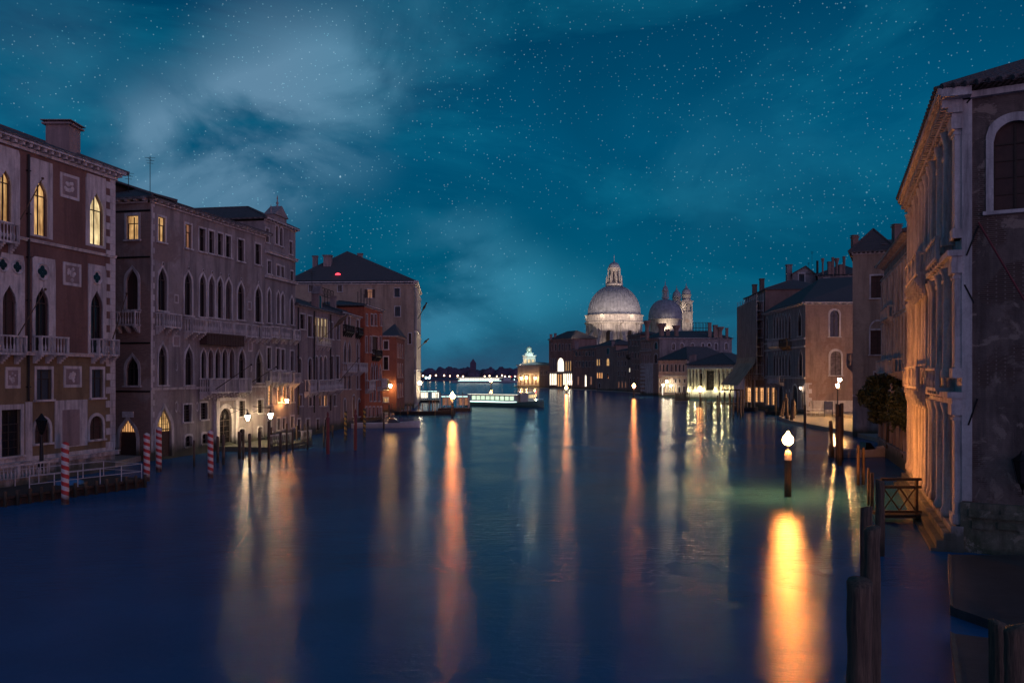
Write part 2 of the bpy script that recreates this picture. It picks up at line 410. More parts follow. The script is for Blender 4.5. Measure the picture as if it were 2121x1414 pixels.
def arch(kind, ua, ub, za, zb, n=10):
    """outline from bottom left up over the top to bottom right"""
    w = ub-ua; c = (ua+ub)/2
    if kind == 'r': return [(ua, za), (ua, zb), (ub, zb), (ub, za)]
    if kind == 'a': hh = min(w*0.5, (zb-za)*0.8)
    elif kind == 's': hh = min(w*0.18, (zb-za)*0.5)
    else: hh = min(w*1.0, (zb-za)*0.7)
    zs = zb-hh; pts = [(ua, za)]
    for i in range(2*n+1):
        sgn = -1+i/n; q = abs(sgn)
        if kind in 'as': g = math.sqrt(max(0, 1-q*q))
        else: g = 0.70*math.sqrt(max(0, 1-q*q))+0.30*(1-q)**3
        pts.append((c+sgn*w/2, zs+hh*g))
    pts.append((ub, za))
    return pts
def offset(pts, ua, ub, za, zb, e):
    c = (ua+ub)/2; w = (ub-ua)/2; hgt = zb-za
    k = (w+e)/w; ztop = max(p[1] for p in pts)
    # scale about base centre; vertical scale separately
    kz = (hgt+e*1.25)/hgt
    return [(c+(u-c)*k, za+(z-za)*kz) for u, z in pts]

class Wall:
    def __init__(s, root, F, z0, z1, mat, u0=None, u1=None, name='wall', reveal=0.32):
        s.root = root; s.F = F; s.z0 = z0; s.z1 = z1; s.mat = mat; s.name = name; s.holes = []; s.rev = reveal
        s.u0 = 0 if u0 is None else u0; s.u1 = F.L if u1 is None else u1
    def px(s, x0, x1, yt, yb):
        F = s.F; xm = (x0+x1)/2
        return F.U(x0), F.U(x1), F.Z(xm, yb), F.Z(xm, yt)
    def win(s, kind, x0, x1, yt, yb, **kw): return s.winu(kind, *s.px(x0, x1, yt, yb), **kw)
    def winu(s, kind, ua, ub, za, zb, fw=0.16, pane='glass_dark', frame='istrian_stone', bars=1, sill=True, panel=None,
             shutters=None, name='window', half=False, roundel=0, fproud=0.07):
        F = s.F; ua, ub = min(ua, ub), max(ua, ub)
        za = max(za, s.z0+0.02); zb = min(zb, s.z1-0.05)
        ua = max(ua, s.u0+0.03); ub = min(ub, s.u1-0.03)
        if ub-ua < 0.1 or zb-za < 0.15: return None
        pts = arch(kind, ua, ub, za, zb)
        s.holes.append((ua, ub, za, zb, pts, kind))
        mb = MB(); out = offset(pts, ua, ub, za, zb, fw)
        if panel:                                   # a stone slab round the opening
            pu0, pu1, pz0, pz1 = panel
            c = (ua+ub)/2; out = []
            for (u, z) in pts:
                du = u-c
                if abs(du) > (ub-ua)*0.49 and z < zb-(ub-ua)*0.4: out.append((pu0 if du < 0 else pu1, z if z > za+1e-6 else za))
                else:
                    a = math.atan2(z-(za+zb)/2, du*1.6+1e-9)
                    tt = min(((pu1 if du > 0 else pu0)-c)/(math.cos(a)+1e-9) if abs(math.cos(a)) > 1e-3 else 1e9, (pz1-(za+zb)/2)/max(1e-3, math.sin(a)))
                    out.append((min(max(c+math.cos(a)*tt, pu0), pu1), min((za+zb)/2+math.sin(a)*tt, pz1)))
            out[0] = (pu0, za); out[-1] = (pu1, za)
            F.box(mb, pu0, pu1, pz0, za, 0.0, fproud)
        for i in range(len(pts)-1):
            a, b = pts[i], pts[i+1]; c, d = out[i+1], out[i]
            mb.quad(F.p(*a, fproud), F.p(*b, fproud), F.p(*c, fproud), F.p(*d, fproud))
            mb.quad(F.p(*d, fproud), F.p(*c, fproud), F.p(*c, -0.01), F.p(*d, -0.01))
            mb.quad(F.p(*b, fproud), F.p(*a, fproud), F.p(*a, -0.1), F.p(*b, -0.1))
        if sill and not panel: F.box(mb, ua-fw*1.4, ub+fw*1.4, za-0.16, za-0.003, -0.05, 0.2)
        if roundel:
            c = (ua+ub)/2
            if zb+roundel*2 < s.z1:
                mb2 = MB(); zc = zb+roundel*1.5
                r = roundel; n = 14
                for i in range(n):
                    t0 = 2*PI*i/n; t1 = 2*PI*(i+1)/n
                    for (q0, q1, o0, o1) in ((r, r*0.7, fproud+0.02, fproud+0.08), (r*0.7, r*0.55, fproud+0.08, fproud+0.02)):
                        mb2.quad(F.p(c+q0*math.cos(t0), zc+q0*math.sin(t0), o0), F.p(c+q0*math.cos(t1), zc+q0*math.sin(t1), o0),
                                 F.p(c+q1*math.cos(t1), zc+q1*math.sin(t1), o1), F.p(c+q1*math.cos(t0), zc+q1*math.sin(t0), o1))
                mb.v_ = None
                b = len(mb.v); mb.v += mb2.v
                for f in mb2.f: mb.f.append([b+i for i in f]); mb.sm.append(False)
        w = mb.build(name, frame, s.root)
        if roundel and zb+roundel*2 < s.z1:
            g = MB(); g.add([F.p(c+roundel*.62*math.cos(2*PI*i/12), zb+roundel*1.5+roundel*.62*math.sin(2*PI*i/12), fproud+.045) for i in range(12)], [tuple(range(12))]); g.build('roundel_dark_disc', 'dark_wood', w)  # flat dark disc painted in for the shade of a pierced hole
        if pane == 'glass_dark':
            q = (ua*7.31+za*3.17+s.F.A.x*1.7) % 1.0
            pane = 'shutter_brown' if q < .16 else 'curtain' if q < .30 else 'curtain_pale' if q < .36 else 'glass_dark'
        g = MB(); dp = -s.rev+0.06
        g.add([F.p(u, z, dp) for u, z in pts], [tuple(range(len(pts)))])
        pn = g.build('pane', pane, w)
        if bars:
            br = MB(); c = (ua+ub)/2; bw = min(0.05, (ub-ua)*0.06)
            if bars != 3: F.box(br, c-bw, c+bw, za, zb-(ub-ua)*0.08, dp, dp+0.06)
            ztr = zb-(ub-ua)*(0.55 if kind != 'g' else 0.9)
            if kind == 'r': ztr = za+(zb-za)*0.68
            if zb-za > 1.0: F.box(br, ua, ub, ztr-0.04, ztr+0.04, dp, dp+0.07)
            for e in (ua, ub): F.box(br, e-0.07 if e == ub else e, e if e == ub else e+0.07, za, ztr, dp, dp+0.065)
            if bars >= 2:
                k = 4
                for j in range(1, k): zz = za+(ztr-za)*j/k; F.box(br, ua, ub, zz-0.02, zz+0.02, dp, dp+0.05)
            br.build('glazing_bars', 'dark_wood', w)
        if shutters:
            sh = (ub-ua)*0.5
            for sd in (0, 1):
                q = MB(); a = ua-sh-0.06 if sd == 0 else ub+0.06
                F.box(q, a, a+sh, za, zb-(0.0 if kind == 'r' else (ub-ua)*0.3), 0.08, 0.13)
                for j in range(1, 9):
                    zz = za+(zb-za)*j/10; F.box(q, a+0.05, a+sh-0.05, zz, zz+0.04, 0.13, 0.15)
                q.build('shutter', shutters, w)
        return w
    def blind(s, kind, x0, x1, yt, yb, mat='istrian_stone', inner=None, proud=0.07, name='relief_panel', w=0.22):
        ua, ub, za, zb = s.px(x0, x1, yt, yb); F = s.F; mb = MB()
        F.box(mb, ua, ub, za, zb, 0.0, proud*0.5)
        for (a, b, c, d) in ((ua, ub, zb-w, zb+0.004), (ua, ub, za-0.004, za+w), (ua-0.004, ua+w, za+w, zb-w), (ub-w, ub+0.004, za+w, zb-w)): F.box(mb, a, b, c, d, 0.0, proud)
        o = mb.build(name, mat, s.root)
        q = MB(); F.box(q, ua+w, ub-w, za+w, zb-w, proud*.5, proud*.5+.006); q.build('panel_field', 'mauve_render', o)
        if inner:
            q = MB(); cu = (ua+ub)/2; cz = (za+zb)/2; rr = (min(ub-ua, zb-za)/2-w)
            rnd = random.Random(int(x0*7+yt))
            for k in range(14):
                a = rnd.uniform(0, 2*PI); r = rnd.uniform(0.1, 0.75)*rr; pz = cz+math.sin(a)*r; pu = cu+math.cos(a)*r; e = rr*rnd.uniform(0.15, 0.3)
                v = [F.p(pu+e*math.cos(2*PI*i/6), pz+e*math.sin(2*PI*i/6), proud*0.5) for i in range(6)]+[F.p(pu, pz, proud*0.5+0.09)]
                q.add(v, [(i, (i+1) % 6, 6) for i in range(6)], True)
            q.build('carving', mat, o)
        return o
    def finish(s):
        us = sorted({s.u0, s.u1} | {h[0] for h in s.holes} | {h[1] for h in s.holes})
        zs = sorted({s.z0, s.z1} | {h[2] for h in s.holes} | {h[3] for h in s.holes})
        F = s.F; mb = MB()
        us = [u for i, u in enumerate(us) if i == 0 or u-us[i-1] > 1e-5]; zs = [z for i, z in enumerate(zs) if i == 0 or z-zs[i-1] > 1e-5]
        for i in range(len(us)-1):
            uc = (us[i]+us[i+1])/2; run = None
            for j in range(len(zs)-1):
                zc = (zs[j]+zs[j+1])/2
                hole = any(h[0] < uc < h[1] and h[2] < zc < h[3] for h in s.holes)
                if not hole and run is None: run = zs[j]
                if hole and run is not None: mb.quad(F.p(us[i], run), F.p(us[i+1], run), F.p(us[i+1], zs[j]), F.p(us[i], zs[j])); run = None
            if run is not None: mb.quad(F.p(us[i], run), F.p(us[i+1], run), F.p(us[i+1], zs[-1]), F.p(us[i], zs[-1]))
        for (ua, ub, za, zb, pts, kind) in s.holes:
            n = len(pts)
            for i in range(n):
                a = pts[i]; b = pts[(i+1) % n]
                mb.quad(F.p(*a, 0), F.p(*b, 0), F.p(*b, -s.rev), F.p(*a, -s.rev))
            if kind != 'r':
                m = n//2
                for i in range(1, m): mb.add([F.p(ua, zb), F.p(*pts[i]), F.p(*pts[i+1])], [(0, 1, 2)])
                for i in range(m, n-2): mb.add([F.p(ub, zb), F.p(*pts[i]), F.p(*pts[i+1])], [(0, 1, 2)])
        return mb.build(s.name, s.mat, s.root)

def balcony(root, F, u0, u1, z, dep=0.9, h=1.0, mat='istrian_stone', step=0.28, slab=0.16, brackets=True, style='b'):
    u0, u1 = min(u0, u1), max(u0, u1)
    mb = MB(); F.box(mb, u0, u1, z-slab, z, 0.0, dep)
    if brackets:
        n = max(2, int((u1-u0)/1.1)+1)
        for i in range(n):
            uc = u0+0.2+(u1-u0-0.4)*i/(n-1)
            for k in range(4): F.box(mb, uc-0.12, uc+0.12, z-slab-0.16*(k+1), z-slab-0.16*k-0.002, 0.0, dep*(0.92-0.22*k))
    o = mb.build('balcony', mat, root)
    b = MB(); t = 0.14
    F.box(b, u0, u1, z+h-0.12, z+h, dep-t, dep+0.03)
    F.box(b, u0, u0+t, z+h-0.12, z+h-0.002, 0.0, dep-t); F.box(b, u1-t, u1, z+h-0.12, z+h-0.002, 0.0, dep-t)
    segs = [(u0, u1)]
    npost = max(1, int((u1-u0)/2.6)); posts = [u0+(u1-u0)*i/npost for i in range(npost+1)]
    for pu in posts: F.box(b, max(u0, pu-0.11), min(u1, pu+0.11), z, z+h-0.121, dep-t-0.01, dep+0.01)
    nb = int((u1-u0)/step)
    for i in range(nb):
        uc = u0+(u1-u0)*(i+0.5)/nb
        if min(abs(uc-q) for q in posts) < 0.15: continue
        c = F.xy(uc, dep-t/2)
        if style == 'b':
            b.lathe([(0.045, z+0.001), (0.05, z+0.08), (0.085, z+h*0.3), (0.03, z+h*0.55), (0.03, z+h*0.75), (0.06, z+h-0.122)], c, 6)
        else: F.box(b, uc-0.04, uc+0.04, z+0.001, z+h-0.121, dep-t+0.02, dep-0.04)
    for i in range(max(1, int(dep/step))):
        for uu in (u0+t/2, u1-t/2):
            c = F.xy(uu, dep*(i+0.4)/max(1, int(dep/step)))
            b.lathe([(0.05, z+0.001), (0.075, z+h*0.35), (0.035, z+h*0.6), (0.06, z+h-0.123)], c, 5)
    b.build('balustrade', mat, o)
    return o
def course(root, F, u0, u1, z, h=0.22, pr=0.18, mat='istrian_stone', name='string_course'):
    mb = MB(); F.box(mb, u0, u1, z, z+h, -0.002, pr); F.box(mb, u0+0.003, u1-0.003, z+h, z+h+0.07, -0.002, pr*1.45)
    return mb.build(name, mat, root)
def cornice(root, F, u0, u1, z, pr=0.6, h=0.5, step=0.7, mat='istrian_stone', top='roof_tile', gutter=True):
    mb = MB()
    F.box(mb, u0-pr*0.5, u1+pr*0.5, z+h*0.62, z+h, -0.05, pr); F.box(mb, u0-0.05, u1+0.05, z, z+h*0.3, -0.05, pr*0.28)
    n = max(2, int((u1-u0)/step))
    for i in range(n+1):
        uc = u0+(u1-u0)*i/n; F.box(mb, uc-0.11, uc+0.11, z+h*0.3, z+h*0.62-0.002, -0.05, pr*0.8)
    return mb.build('cornice', mat, root)
def quoins(root, F, u0, u1, z0, z1, step=1.0, mat='istrian_stone', alt=0.55, side=1):
    mb = MB(); z = z0; k = 0
    while z < z1-0.05:
        zz = min(z+step*0.5-0.02, z1); w = (u1-u0)*(1 if k % 2 == 0 else alt)
        if side > 0: F.box(mb, u1-w, u1, z, zz, -0.01, 0.05)
        else: F.box(mb, u0, u0+w, z, zz, -0.01, 0.05)
        z += step*0.5; k += 1
    return mb.build('quoins', mat, root)
def roof(root, F, dep, z, rise, over=0.6, mat='roof_tile', hip=True, thick=0.18, u0=0, u1=None, hipk=1.0):
    u1 = F.L if u1 is None else u1
    a, b = u0-over, u1+over; o1 = over; o0 = -dep-over; om = (o1+o0)/2; L = b-a; Wd = o1-o0
    mb = MB()
    ins = min(Wd/2, L/2)*hipk if hip else 0.0
    if L >= Wd or not hip: r0 = (a+ins, om); r1 = (b-ins-0.001, om)
    else: r0 = ((a+b)/2, o1-L/2*hipk); r1 = ((a+b)/2, o0+L/2*hipk)
    e = [F.p(a, z, o1), F.p(b, z, o1), F.p(b, z, o0), F.p(a, z, o0)]
    el = [F.p(a, z-thick, o1), F.p(b, z-thick, o1), F.p(b, z-thick, o0), F.p(a, z-thick, o0)]
    q0 = F.p(r0[0], z+rise, r0[1]); q1 = F.p(r1[0], z+rise, r1[1])
    if L >= Wd or not hip: fs = [(0, 1, 5, 4), (1, 2, 5), (2, 3, 4, 5), (3, 0, 4)]
    else: fs = [(0, 1, 4), (1, 2, 5, 4), (2, 3, 5), (3, 0, 4, 5)]
    mb.add(e+[q0, q1], fs)
    mb.add(e+el, [(0, 4, 5, 1), (1, 5, 6, 2), (2, 6, 7, 3), (3, 7, 4, 0), (7, 6, 5, 4)])
    # ridge and hip tiles
    for (s0, s1) in ((q0, q1),)+(((e[0], q0), (e[1], q1 if (L >= Wd) else q0)) if hip else ()):
        if (s0-s1).length > 0.3: mb.tube(s0, s1, 0.13, n=6)
    return mb.build('roof', mat, root)
def chimney(root, x, y, z0, z1, w=0.9, flare=0.0, mat='mauve_render', parent=None):
    mb = MB(); h = z1-z0
    if flare:
        for (a, b, r0, r1) in ((z0, z1-h*0.32, w*0.32, w*0.30), (z1-h*0.32, z1-h*0.06, w*0.30, w*0.55)):
            mb.lathe([(r0*1.35, a), (r1*1.35, b)], (x, y), 8, False, PI/8)
        mb.lathe([(w*0.62*1.3, z1-h*0.06), (w*0.62*1.3, z1)], (x, y), 8, False, PI/8)
    else:
        mb.box(x-w/2, x+w/2, y-w/2, y+w/2, z0, z1-0.35); mb.box(x-w*0.62, x+w*0.62, y-w*0.62, y+w*0.62, z1-0.35, z1-0.2)
        mb.box(x-w*0.45, x+w*0.45, y-w*0.45, y+w*0.45, z1-0.198, z1-0.06)
        mb.box(x-w*0.66, x+w*0.66, y-w*0.66, y+w*0.66, z1-0.058, z1)
    return mb.build('chimney', mat, root)
def antenna(root, x, y, z0, z1):
    mb = MB(); mb.tube((x, y, z0), (x, y, z1), 0.035, n=5)
    for k in range(3):
        zz = z1-0.15-0.28*k; mb.tube((x-0.5+0.1*k, y-0.1, zz), (x+0.5-0.1*k, y+0.1, zz), 0.02, n=4)
    mb.tube((x, y-0.5, z1-0.3), (x, y+0.5, z1-0.3), 0.02, n=4)
    return mb.build('antenna', 'dark_metal', root)
def shell(root, F, dep, z1, mat, left=True, right=True, z0=-0.5):
    Lf, Rf, Bk = F.back(dep); out = []
    for q, on in ((Lf, left), (Rf, right), (Bk, True)):
        if on: Wall(root, q, z0, z1, mat).finish()
    return Lf, Rf, Bk
def root_of(name, label, F, cat='building', group=None):
    c = F.p(F.L/2, 0); return thing(name, label, cat, (c.x, c.y, 0), group)
def pipe(root, F, u, z0, z1, r=0.09, name='drainpipe'):
    mb = MB(); mb.tube(F.p(u, z0, 0.16), F.p(u, z1, 0.16), r, n=7)
    z = z0+1
    while z < z1: F.box(mb, u-0.14, u+0.14, z, z+0.08, 0, 0.26); z += 3.2
    return mb.build(name, 'dark_metal', root)
def flagpole(root, a, b, r=0.05, mat='brown_wood', flag=False):
    mb = MB(); mb.tube(a, b, r, r*0.6, 7); mb.sphere((b[0], b[1], b[2]), r*2.0, 8)
    if flag:                                       # furled cloth round the upper part
        a = Vector(a); b = Vector(b)
        mb.tube(a.lerp(b, 0.55), a.lerp(b, 0.75), 0.12, 0.34, 9); mb.tube(a.lerp(b, 0.75), a.lerp(b, 0.96), 0.34, 0.10, 9)
    return mb.build('flagpole', mat, root)
GB = 'palaces and houses along the canal'

# ------------------------------------------------------------------ setting: water, banks
w = MB(); w.quad((-3000, -60, 0), (3000, -60, 0), (3000, 5000, 0), (-3000, 5000, 0))
struct(w.build('water', 'water'))
bank = MB()
bank.prism([Q(-400, 45), G(-60, 1008), G(0, 1003), Q(240, 76), Q(312, 84), Q(548, 105), Q(612, 113), Q(705, 132), Q(790, 157), Q(800, 170), Q(838, 185), Q(866, 245), Q(700, 330), Q(-400, 330)], -1.5, 0.5)
struct(bank.build('ground', 'paving')).name = 'ground'
bank = MB()
bank.prism([Q(1668, 168), Q(1585, 201), Q(1540, 230), Q(1535, 300), Q(1365, 345), Q(1300, 415), Q(1235, 462), Q(1137, 550), Q(1065, 600), Q(1075, 700), Q(1300, 620), Q(1900, 420), Q(2500, 120), (60, 40), (34, 42), (35.5, 75.5), (43.5, 99.5), Q(1766, 116), (47, 150), (50, 163)], -1.5, 0.5)
struct(bank.build('ground', 'paving'))
q = MB(); pv = [G(1668, 866), G(1700, 868), G(1765, 872), Q(1770, 122), Q(1785, 168.5), Q(1668, 168.5)]
q.prism(pv, -1.0, 1.0); struct(q.build('pavement', 'paving'))

# ------------------------------------------------------------------ left bank 1: red and ochre palace
F1 = Fac((-39.65, 48), (-33.8, 74)); b1 = root_of('palace', 'red and ochre gothic palace with carved white window panels, first on the left bank', F1, group=GB)
zt = 24.6; zc = F1.Z(240, 738)
w1 = Wall(b1, F1, zc, zt, 'red_stucco'); w0 = Wall(b1, F1, 2.0, zc, 'ochre_stucco'); wb = Wall(b1, F1, -0.5, 2.0, 'istrian_stone')
def pan(W_, x0, x1, yt, yb): u0, u1, z0, z1 = W_.px(x0, x1, yt, yb); return (u0, u1, z0, z1)
w1.win('g', 69, 97, 372, 488, pane='win_yellow', panel=pan(w1, 59, 108, 332, 492), name='lit_window')
w1.win('g', 185, 213, 399, 507, pane='win_bright', panel=pan(w1, 177, 218, 364, 512), name='lit_window')
w1.win('g', -1, 22, 352, 462, pane='win_yellow', panel=pan(w1, -3.5, 40, 306, 466), name='lit_window')
w1.win('g', -34, -12, 338, 458, pane='win_yellow', panel=pan(w1, -48, -4, 292, 462), name='lit_window')
for (a, b, t_, bo, pn) in ((72, 100, 594, 726, (66, 114, 534, 734)), (187, 212, 601, 730, (182, 219, 549, 735)), (4, 33, 590, 722, (-1, 50, 526, 733)), (-38, -10, 583, 720, (-55, -2, 515, 732))):
    w1.win('g', a, b, t_, bo, panel=pan(w1, *pn), frame='istrian_stone')
def quatrefoil(root, W_, x, y, r):
    F = W_.F; u = F.U(x); z = F.Z(x, y); mb = MB(); n = 20
    for i in range(n):
        t0 = 2*PI*i/n; t1 = 2*PI*(i+1)/n
        for (q0, q1, o0, o1) in ((r*1.12, r*1.0, .08, .2), (r, r*0.82, .2, .1)):
            mb.quad(F.p(u+q0*math.cos(t0), z+q0*math.sin(t0), o0), F.p(u+q0*math.cos(t1), z+q0*math.sin(t1), o0), F.p(u+q1*math.cos(t1), z+q1*math.sin(t1), o1), F.p(u+q1*math.cos(t0), z+q1*math.sin(t0), o1))
    o = mb.build('roundel', 'istrian_stone', root)
    g = MB()
    for k in range(4):
        a = k*PI/2; cu = u+math.cos(a)*r*0.40; cz = z+math.sin(a)*r*0.40
        g.add([F.p(cu+r*0.38*math.cos(2*PI*i/12), cz+r*0.38*math.sin(2*PI*i/12), 0.085+0.002*k) for i in range(12)], [tuple(range(12))])
    g.build('quatrefoil', 'glass_dark', o)
for (x, y, r) in ((86, 563, 0.62), (199, 575, 0.56), (34, 553, 0.5), (4, 548, 0.5)): quatrefoil(b1, w1, x, y, r)
w1.blind('r', 124, 163, 362, 412, inner=1); w1.blind('r', 130, 167, 545, 592, inner=1)
w0.win('r', 75, 106, 765, 827, pane='shutter_blue', bars=1, fw=0.2); w0.win('r', 189, 213, 765, 823, pane='shutter_blue', fw=0.2)
w0.blind('r', 131, 168, 758, 802, inner=1); w0.blind('r', 10, 41, 760, 804, inner=1)
w0.win('a', 71, 103, 868, 917, bars=2, fw=0.2); w0.win('a', 185, 213, 861, 909, bars=2, fw=0.2)
w0.win('r', 2, 42, 848, 944, bars=2, fw=0.3); w0.win('r', -60, -20, 846, 944, bars=2, fw=0.3)
for w_ in (w1, w0, wb): w_.finish()
def slab(root, F, W_, x0, x1, yt, yb, mat='istrian_stone', o=0.05, name='stone_facing'):
    u0, u1, z0, z1 = W_.px(x0, x1, yt, yb); mb = MB(); F.box(mb, u0, u1, z0, z1, -0.01, o); return mb.build(name, mat, root)
slab(b1, F1, w0, 113, 180, 828, 925, o=0.06); slab(b1, F1, w0, 128, 163, 848, 923, 'mauve_render', 0.09, 'relief_panel')
slab(b1, F1, w0, 52, 66, 832, 960, o=0.055)
cornice(b1, F1, 0, F1.L, zt, 0.8, 0.75, 0.72); course(b1, F1, 0, F1.L, zc-0.12, 0.2, 0.3)
course(b1, F1, 0, F1.L, F1.Z(150, 518), 0.14, 0.16); course(b1, F1, 0, F1.L+0.15, 1.35, 0.3, 0.3)
quoins(b1, F1, F1.U(219), F1.L-0.01, 1.9, zt-0.02, 1.15)
pipe(b1, F1, F1.U(56), F1.Z(56, 830), zt-0.2)
balcony(b1, F1, F1.U(66), F1.U(124), F1.Z(90, 736)+0.2, 0.85, 1.25, step=0.3)
balcony(b1, F1, F1.U(187), F1.U(230), F1.Z(200, 738)+0.2, 0.85, 1.25, step=0.3)
balcony(b1, F1, F1.U(-40), F1.U(36), F1.Z(10, 736)+0.2, 0.85, 1.25, step=0.3)
balcony(b1, F1, F1.U(-40), F1.U(24), F1.Z(10, 500), 0.7, 1.3, step=0.3)
shell(b1, F1, 20, zt, 'red_stucco')
roof(b1, F1, 20, zt+0.76, 4.2, 0.8)
c = (P(131, 72), 72.0); chimney(b1, c[0], c[1], zt+0.8, Zp(256, c[1]), 1.9, mat='mauve_render')
flagpole(b1, F1.p(F1.U(22), F1.Z(22, 700), 0.5), F1.p(F1.U(46), F1.Z(44, 600), 2.0), 0.05)
flagpole(b1, F1.p(F1.U(222), F1.Z(222, 705), 0.5), F1.p(F1.U(228), F1.Z(236, 610), 1.6), 0.05)
flagpole(b1, F1.p(F1.U(30), F1.Z(28, 455), 0.5), F1.p(F1.U(50), F1.Z(50, 372), 1.6), 0.05)

# ------------------------------------------------------------------ left bank 2: long gothic palace
A2, B2 = Q(312, 81.4), Q(548, 102.4); F2 = Fac(A2, B2)
b2 = root_of('palace', 'long mauve gothic palace with balconies and a row of square attic windows, beside two lanterns', F2, group=GB)
zt2 = 24.2
w = Wall(b2, F2, -0.5, zt2, 'grey_plaster')
for i, (a, b, t_, bo) in enumerate(((327, 342, 450, 501), (383, 396, 465, 514), (412, 425, 474, 521), (432, 443, 479, 525), (450, 461, 484, 529), (467, 478, 489, 533), (492, 505, 497, 541), (528, 540, 506, 548))):
    w.win('r', a, b, t_, bo, pane='win_yellow' if i == 0 else ('win_dim' if i == 1 else 'glass_dark'), name='lit_window' if i < 2 else 'window')
for (a, b, t_, bo) in ((327, 345, 553, 643), (382, 397, 562, 653), (413, 426, 566, 656), (432, 444, 570, 657), (450, 461, 574, 659), (467, 479, 577, 661), (492, 505, 584, 662), (528, 541, 591, 667)):
    w.win('g', a, b, t_, bo, fw=0.22, roundel=0.2)
for (a, b, t_, bo) in ((328, 345, 712, 797), (383, 399, 717, 797), (494, 507, 722, 794), (530, 543, 727, 792)): w.win('g', a, b, t_, bo, fw=0.22)
for k in range(5):
    a = 416+k*14.6; w.win('g', a, a+10.5, 722-k*0.5, 783, fw=0.14, bars=0)
w.win('g', 324, 355, 843, 946, pane='brown_wood', fw=0.35, sill=False, bars=1, name='portal')
w.win('r', 380, 396, 838, 873, bars=2, fw=0.14); w.win('r', 415, 429, 834, 868, bars=2, fw=0.14)
w.win('s', 383, 397, 902, 924, fw=0.18); w.win('s', 418, 430, 898, 918, fw=0.18)
w.win('a', 454, 479, 845, 917, fw=0.4, bars=2, sill=False, name='doorway'); w.win('r', 495, 507, 830, 862, bars=2); w.win('r', 533, 545, 828, 855, bars=2)
w.win('s', 495, 506, 888, 914, fw=0.15); w.win('s', 533, 543, 884, 905, fw=0.15)
w.finish()
for (x0, x1, yt, yb) in ((360, 369, 610, 628), (512, 520, 624, 642)): w.blind('r', x0, x1, yt, yb, w=0.12)
for (x0, x1, yt, yb) in ((357, 372, 694, 718), (513, 522, 704, 728)): w.blind('r', x0, x1, yt, yb, w=0.16)
for (x, y, r) in ((365, 759, 0.32), (519, 762, 0.32), (365, 842, 0.4), (408, 842, 0.36)):
    mb = MB(); u = F2.U(x); z = F2.Z(x, y)
    for i in range(14):
        t0 = 2*PI*i/14; t1 = 2*PI*(i+1)/14
        mb.quad(F2.p(u+r*.75*math.cos(t0), z+r*1.4*math.sin(t0), .06), F2.p(u+r*.75*math.cos(t1), z+r*1.4*math.sin(t1), .06), F2.p(u+r*.45*math.cos(t1), z+r*.95*math.sin(t1), .01), F2.p(u+r*.45*math.cos(t0), z+r*.95*math.sin(t0), .01))
    o = mb.build('oval_frame', 'istrian_stone', b2)
Lf2, Rf2, Bk2 = F2.back(22)
wl = Wall(b2, Lf2, -0.5, zt2, 'pale_brick')
wl.win('r', 263, 287, 447, 496, pane='win_yellow', fw=0.22, name='lit_window'); wl.win('g', 262, 286, 556, 641, fw=0.25); wl.win('g', 262, 287, 737, 798, fw=0.25)
wl.win('g', 247, 283, 868, 945, pane='shutter_brown', fw=0.3, bars=0, sill=False, name='doorway')
wl.finish()
g = MB(); u0, u1, z0, z1 = wl.px(251, 279, 872, 894); Lf2.box(g, u0, u1, z0, z1, -0.2, -0.17); g.build('fanlight', 'win_amber', b2)
mb = MB()
for k in range(9):
    uu = u0+(u1-u0)*k/8; Lf2.box(mb, uu-0.03, uu+0.03, z0, z1, -0.16, -0.13)
mb.build('grille', 'dark_metal', b2)
mb = MB(); u0, u1, z0, z1 = wl.px(254, 277, 852, 864); Lf2.box(mb, u0, u1, z0, z1, 0.0, 0.08); mb.build('name_plate', 'sign_white', b2)
Wall(b2, Rf2, -0.5, zt2, 'grey_plaster').finish(); Wall(b2, Bk2, -0.5, zt2, 'grey_plaster').finish()
cornice(b2, F2, 0, F2.L, zt2, 0.7, 0.5, 0.95); cornice(b2, Lf2, 22-8, 22-0.4, zt2, 0.7, 0.49, 0.95)
for zz, hh in ((F2.Z(312, 808), 0.16),): course(b2, F2, 0, F2.L, zz, hh, 0.14)
for yy in (438, 534, 712, 812): course(b2, Lf2, 12, 22, Lf2.Z(300, yy), 0.08, 0.08, 'dark_metal')
quoins(b2, F2, 0.01, 0.55, 0.8, zt2-0.01, 1.1, side=-1)
roof(b2, F2, 22, zt2+0.51, 3.8, 0.7)
balcony(b2, F2, F2.U(322), F2.U(360), F2.Z(340, 676), 0.9, 1.25)
balcony(b2, F2, F2.U(380), F2.U(520), F2.Z(450, 691), 0.95, 1.3)
balcony(b2, F2, F2.U(527), F2.U(547), F2.Z(536, 698), 0.9, 1.25)
balcony(b2, Lf2, Lf2.U(247), Lf2.U(292), Lf2.Z(270, 672), 0.9, 1.2)
balcony(b2, F2, F2.U(413), F2.U(500), F2.Z(455, 810), 1.3, 1.4, step=0.24, style='s')
mb = MB(); u0, u1 = F2.U(413), F2.U(491); z = F2.Z(450, 694); F2.box(mb, u0, u1, z-1.1, z, 0.05, 0.9); F2.box(mb, u0-0.1, u1+0.1, z, z+0.1, 0.03, 1.0)
for k in range(14):
    uu = u0+(u1-u0)*(k+0.5)/14; F2.box(mb, uu-0.03, uu+0.03, z-1.1, z, 0.9, 0.94)
mb.build('wooden_awning', 'shutter_brown', b2)
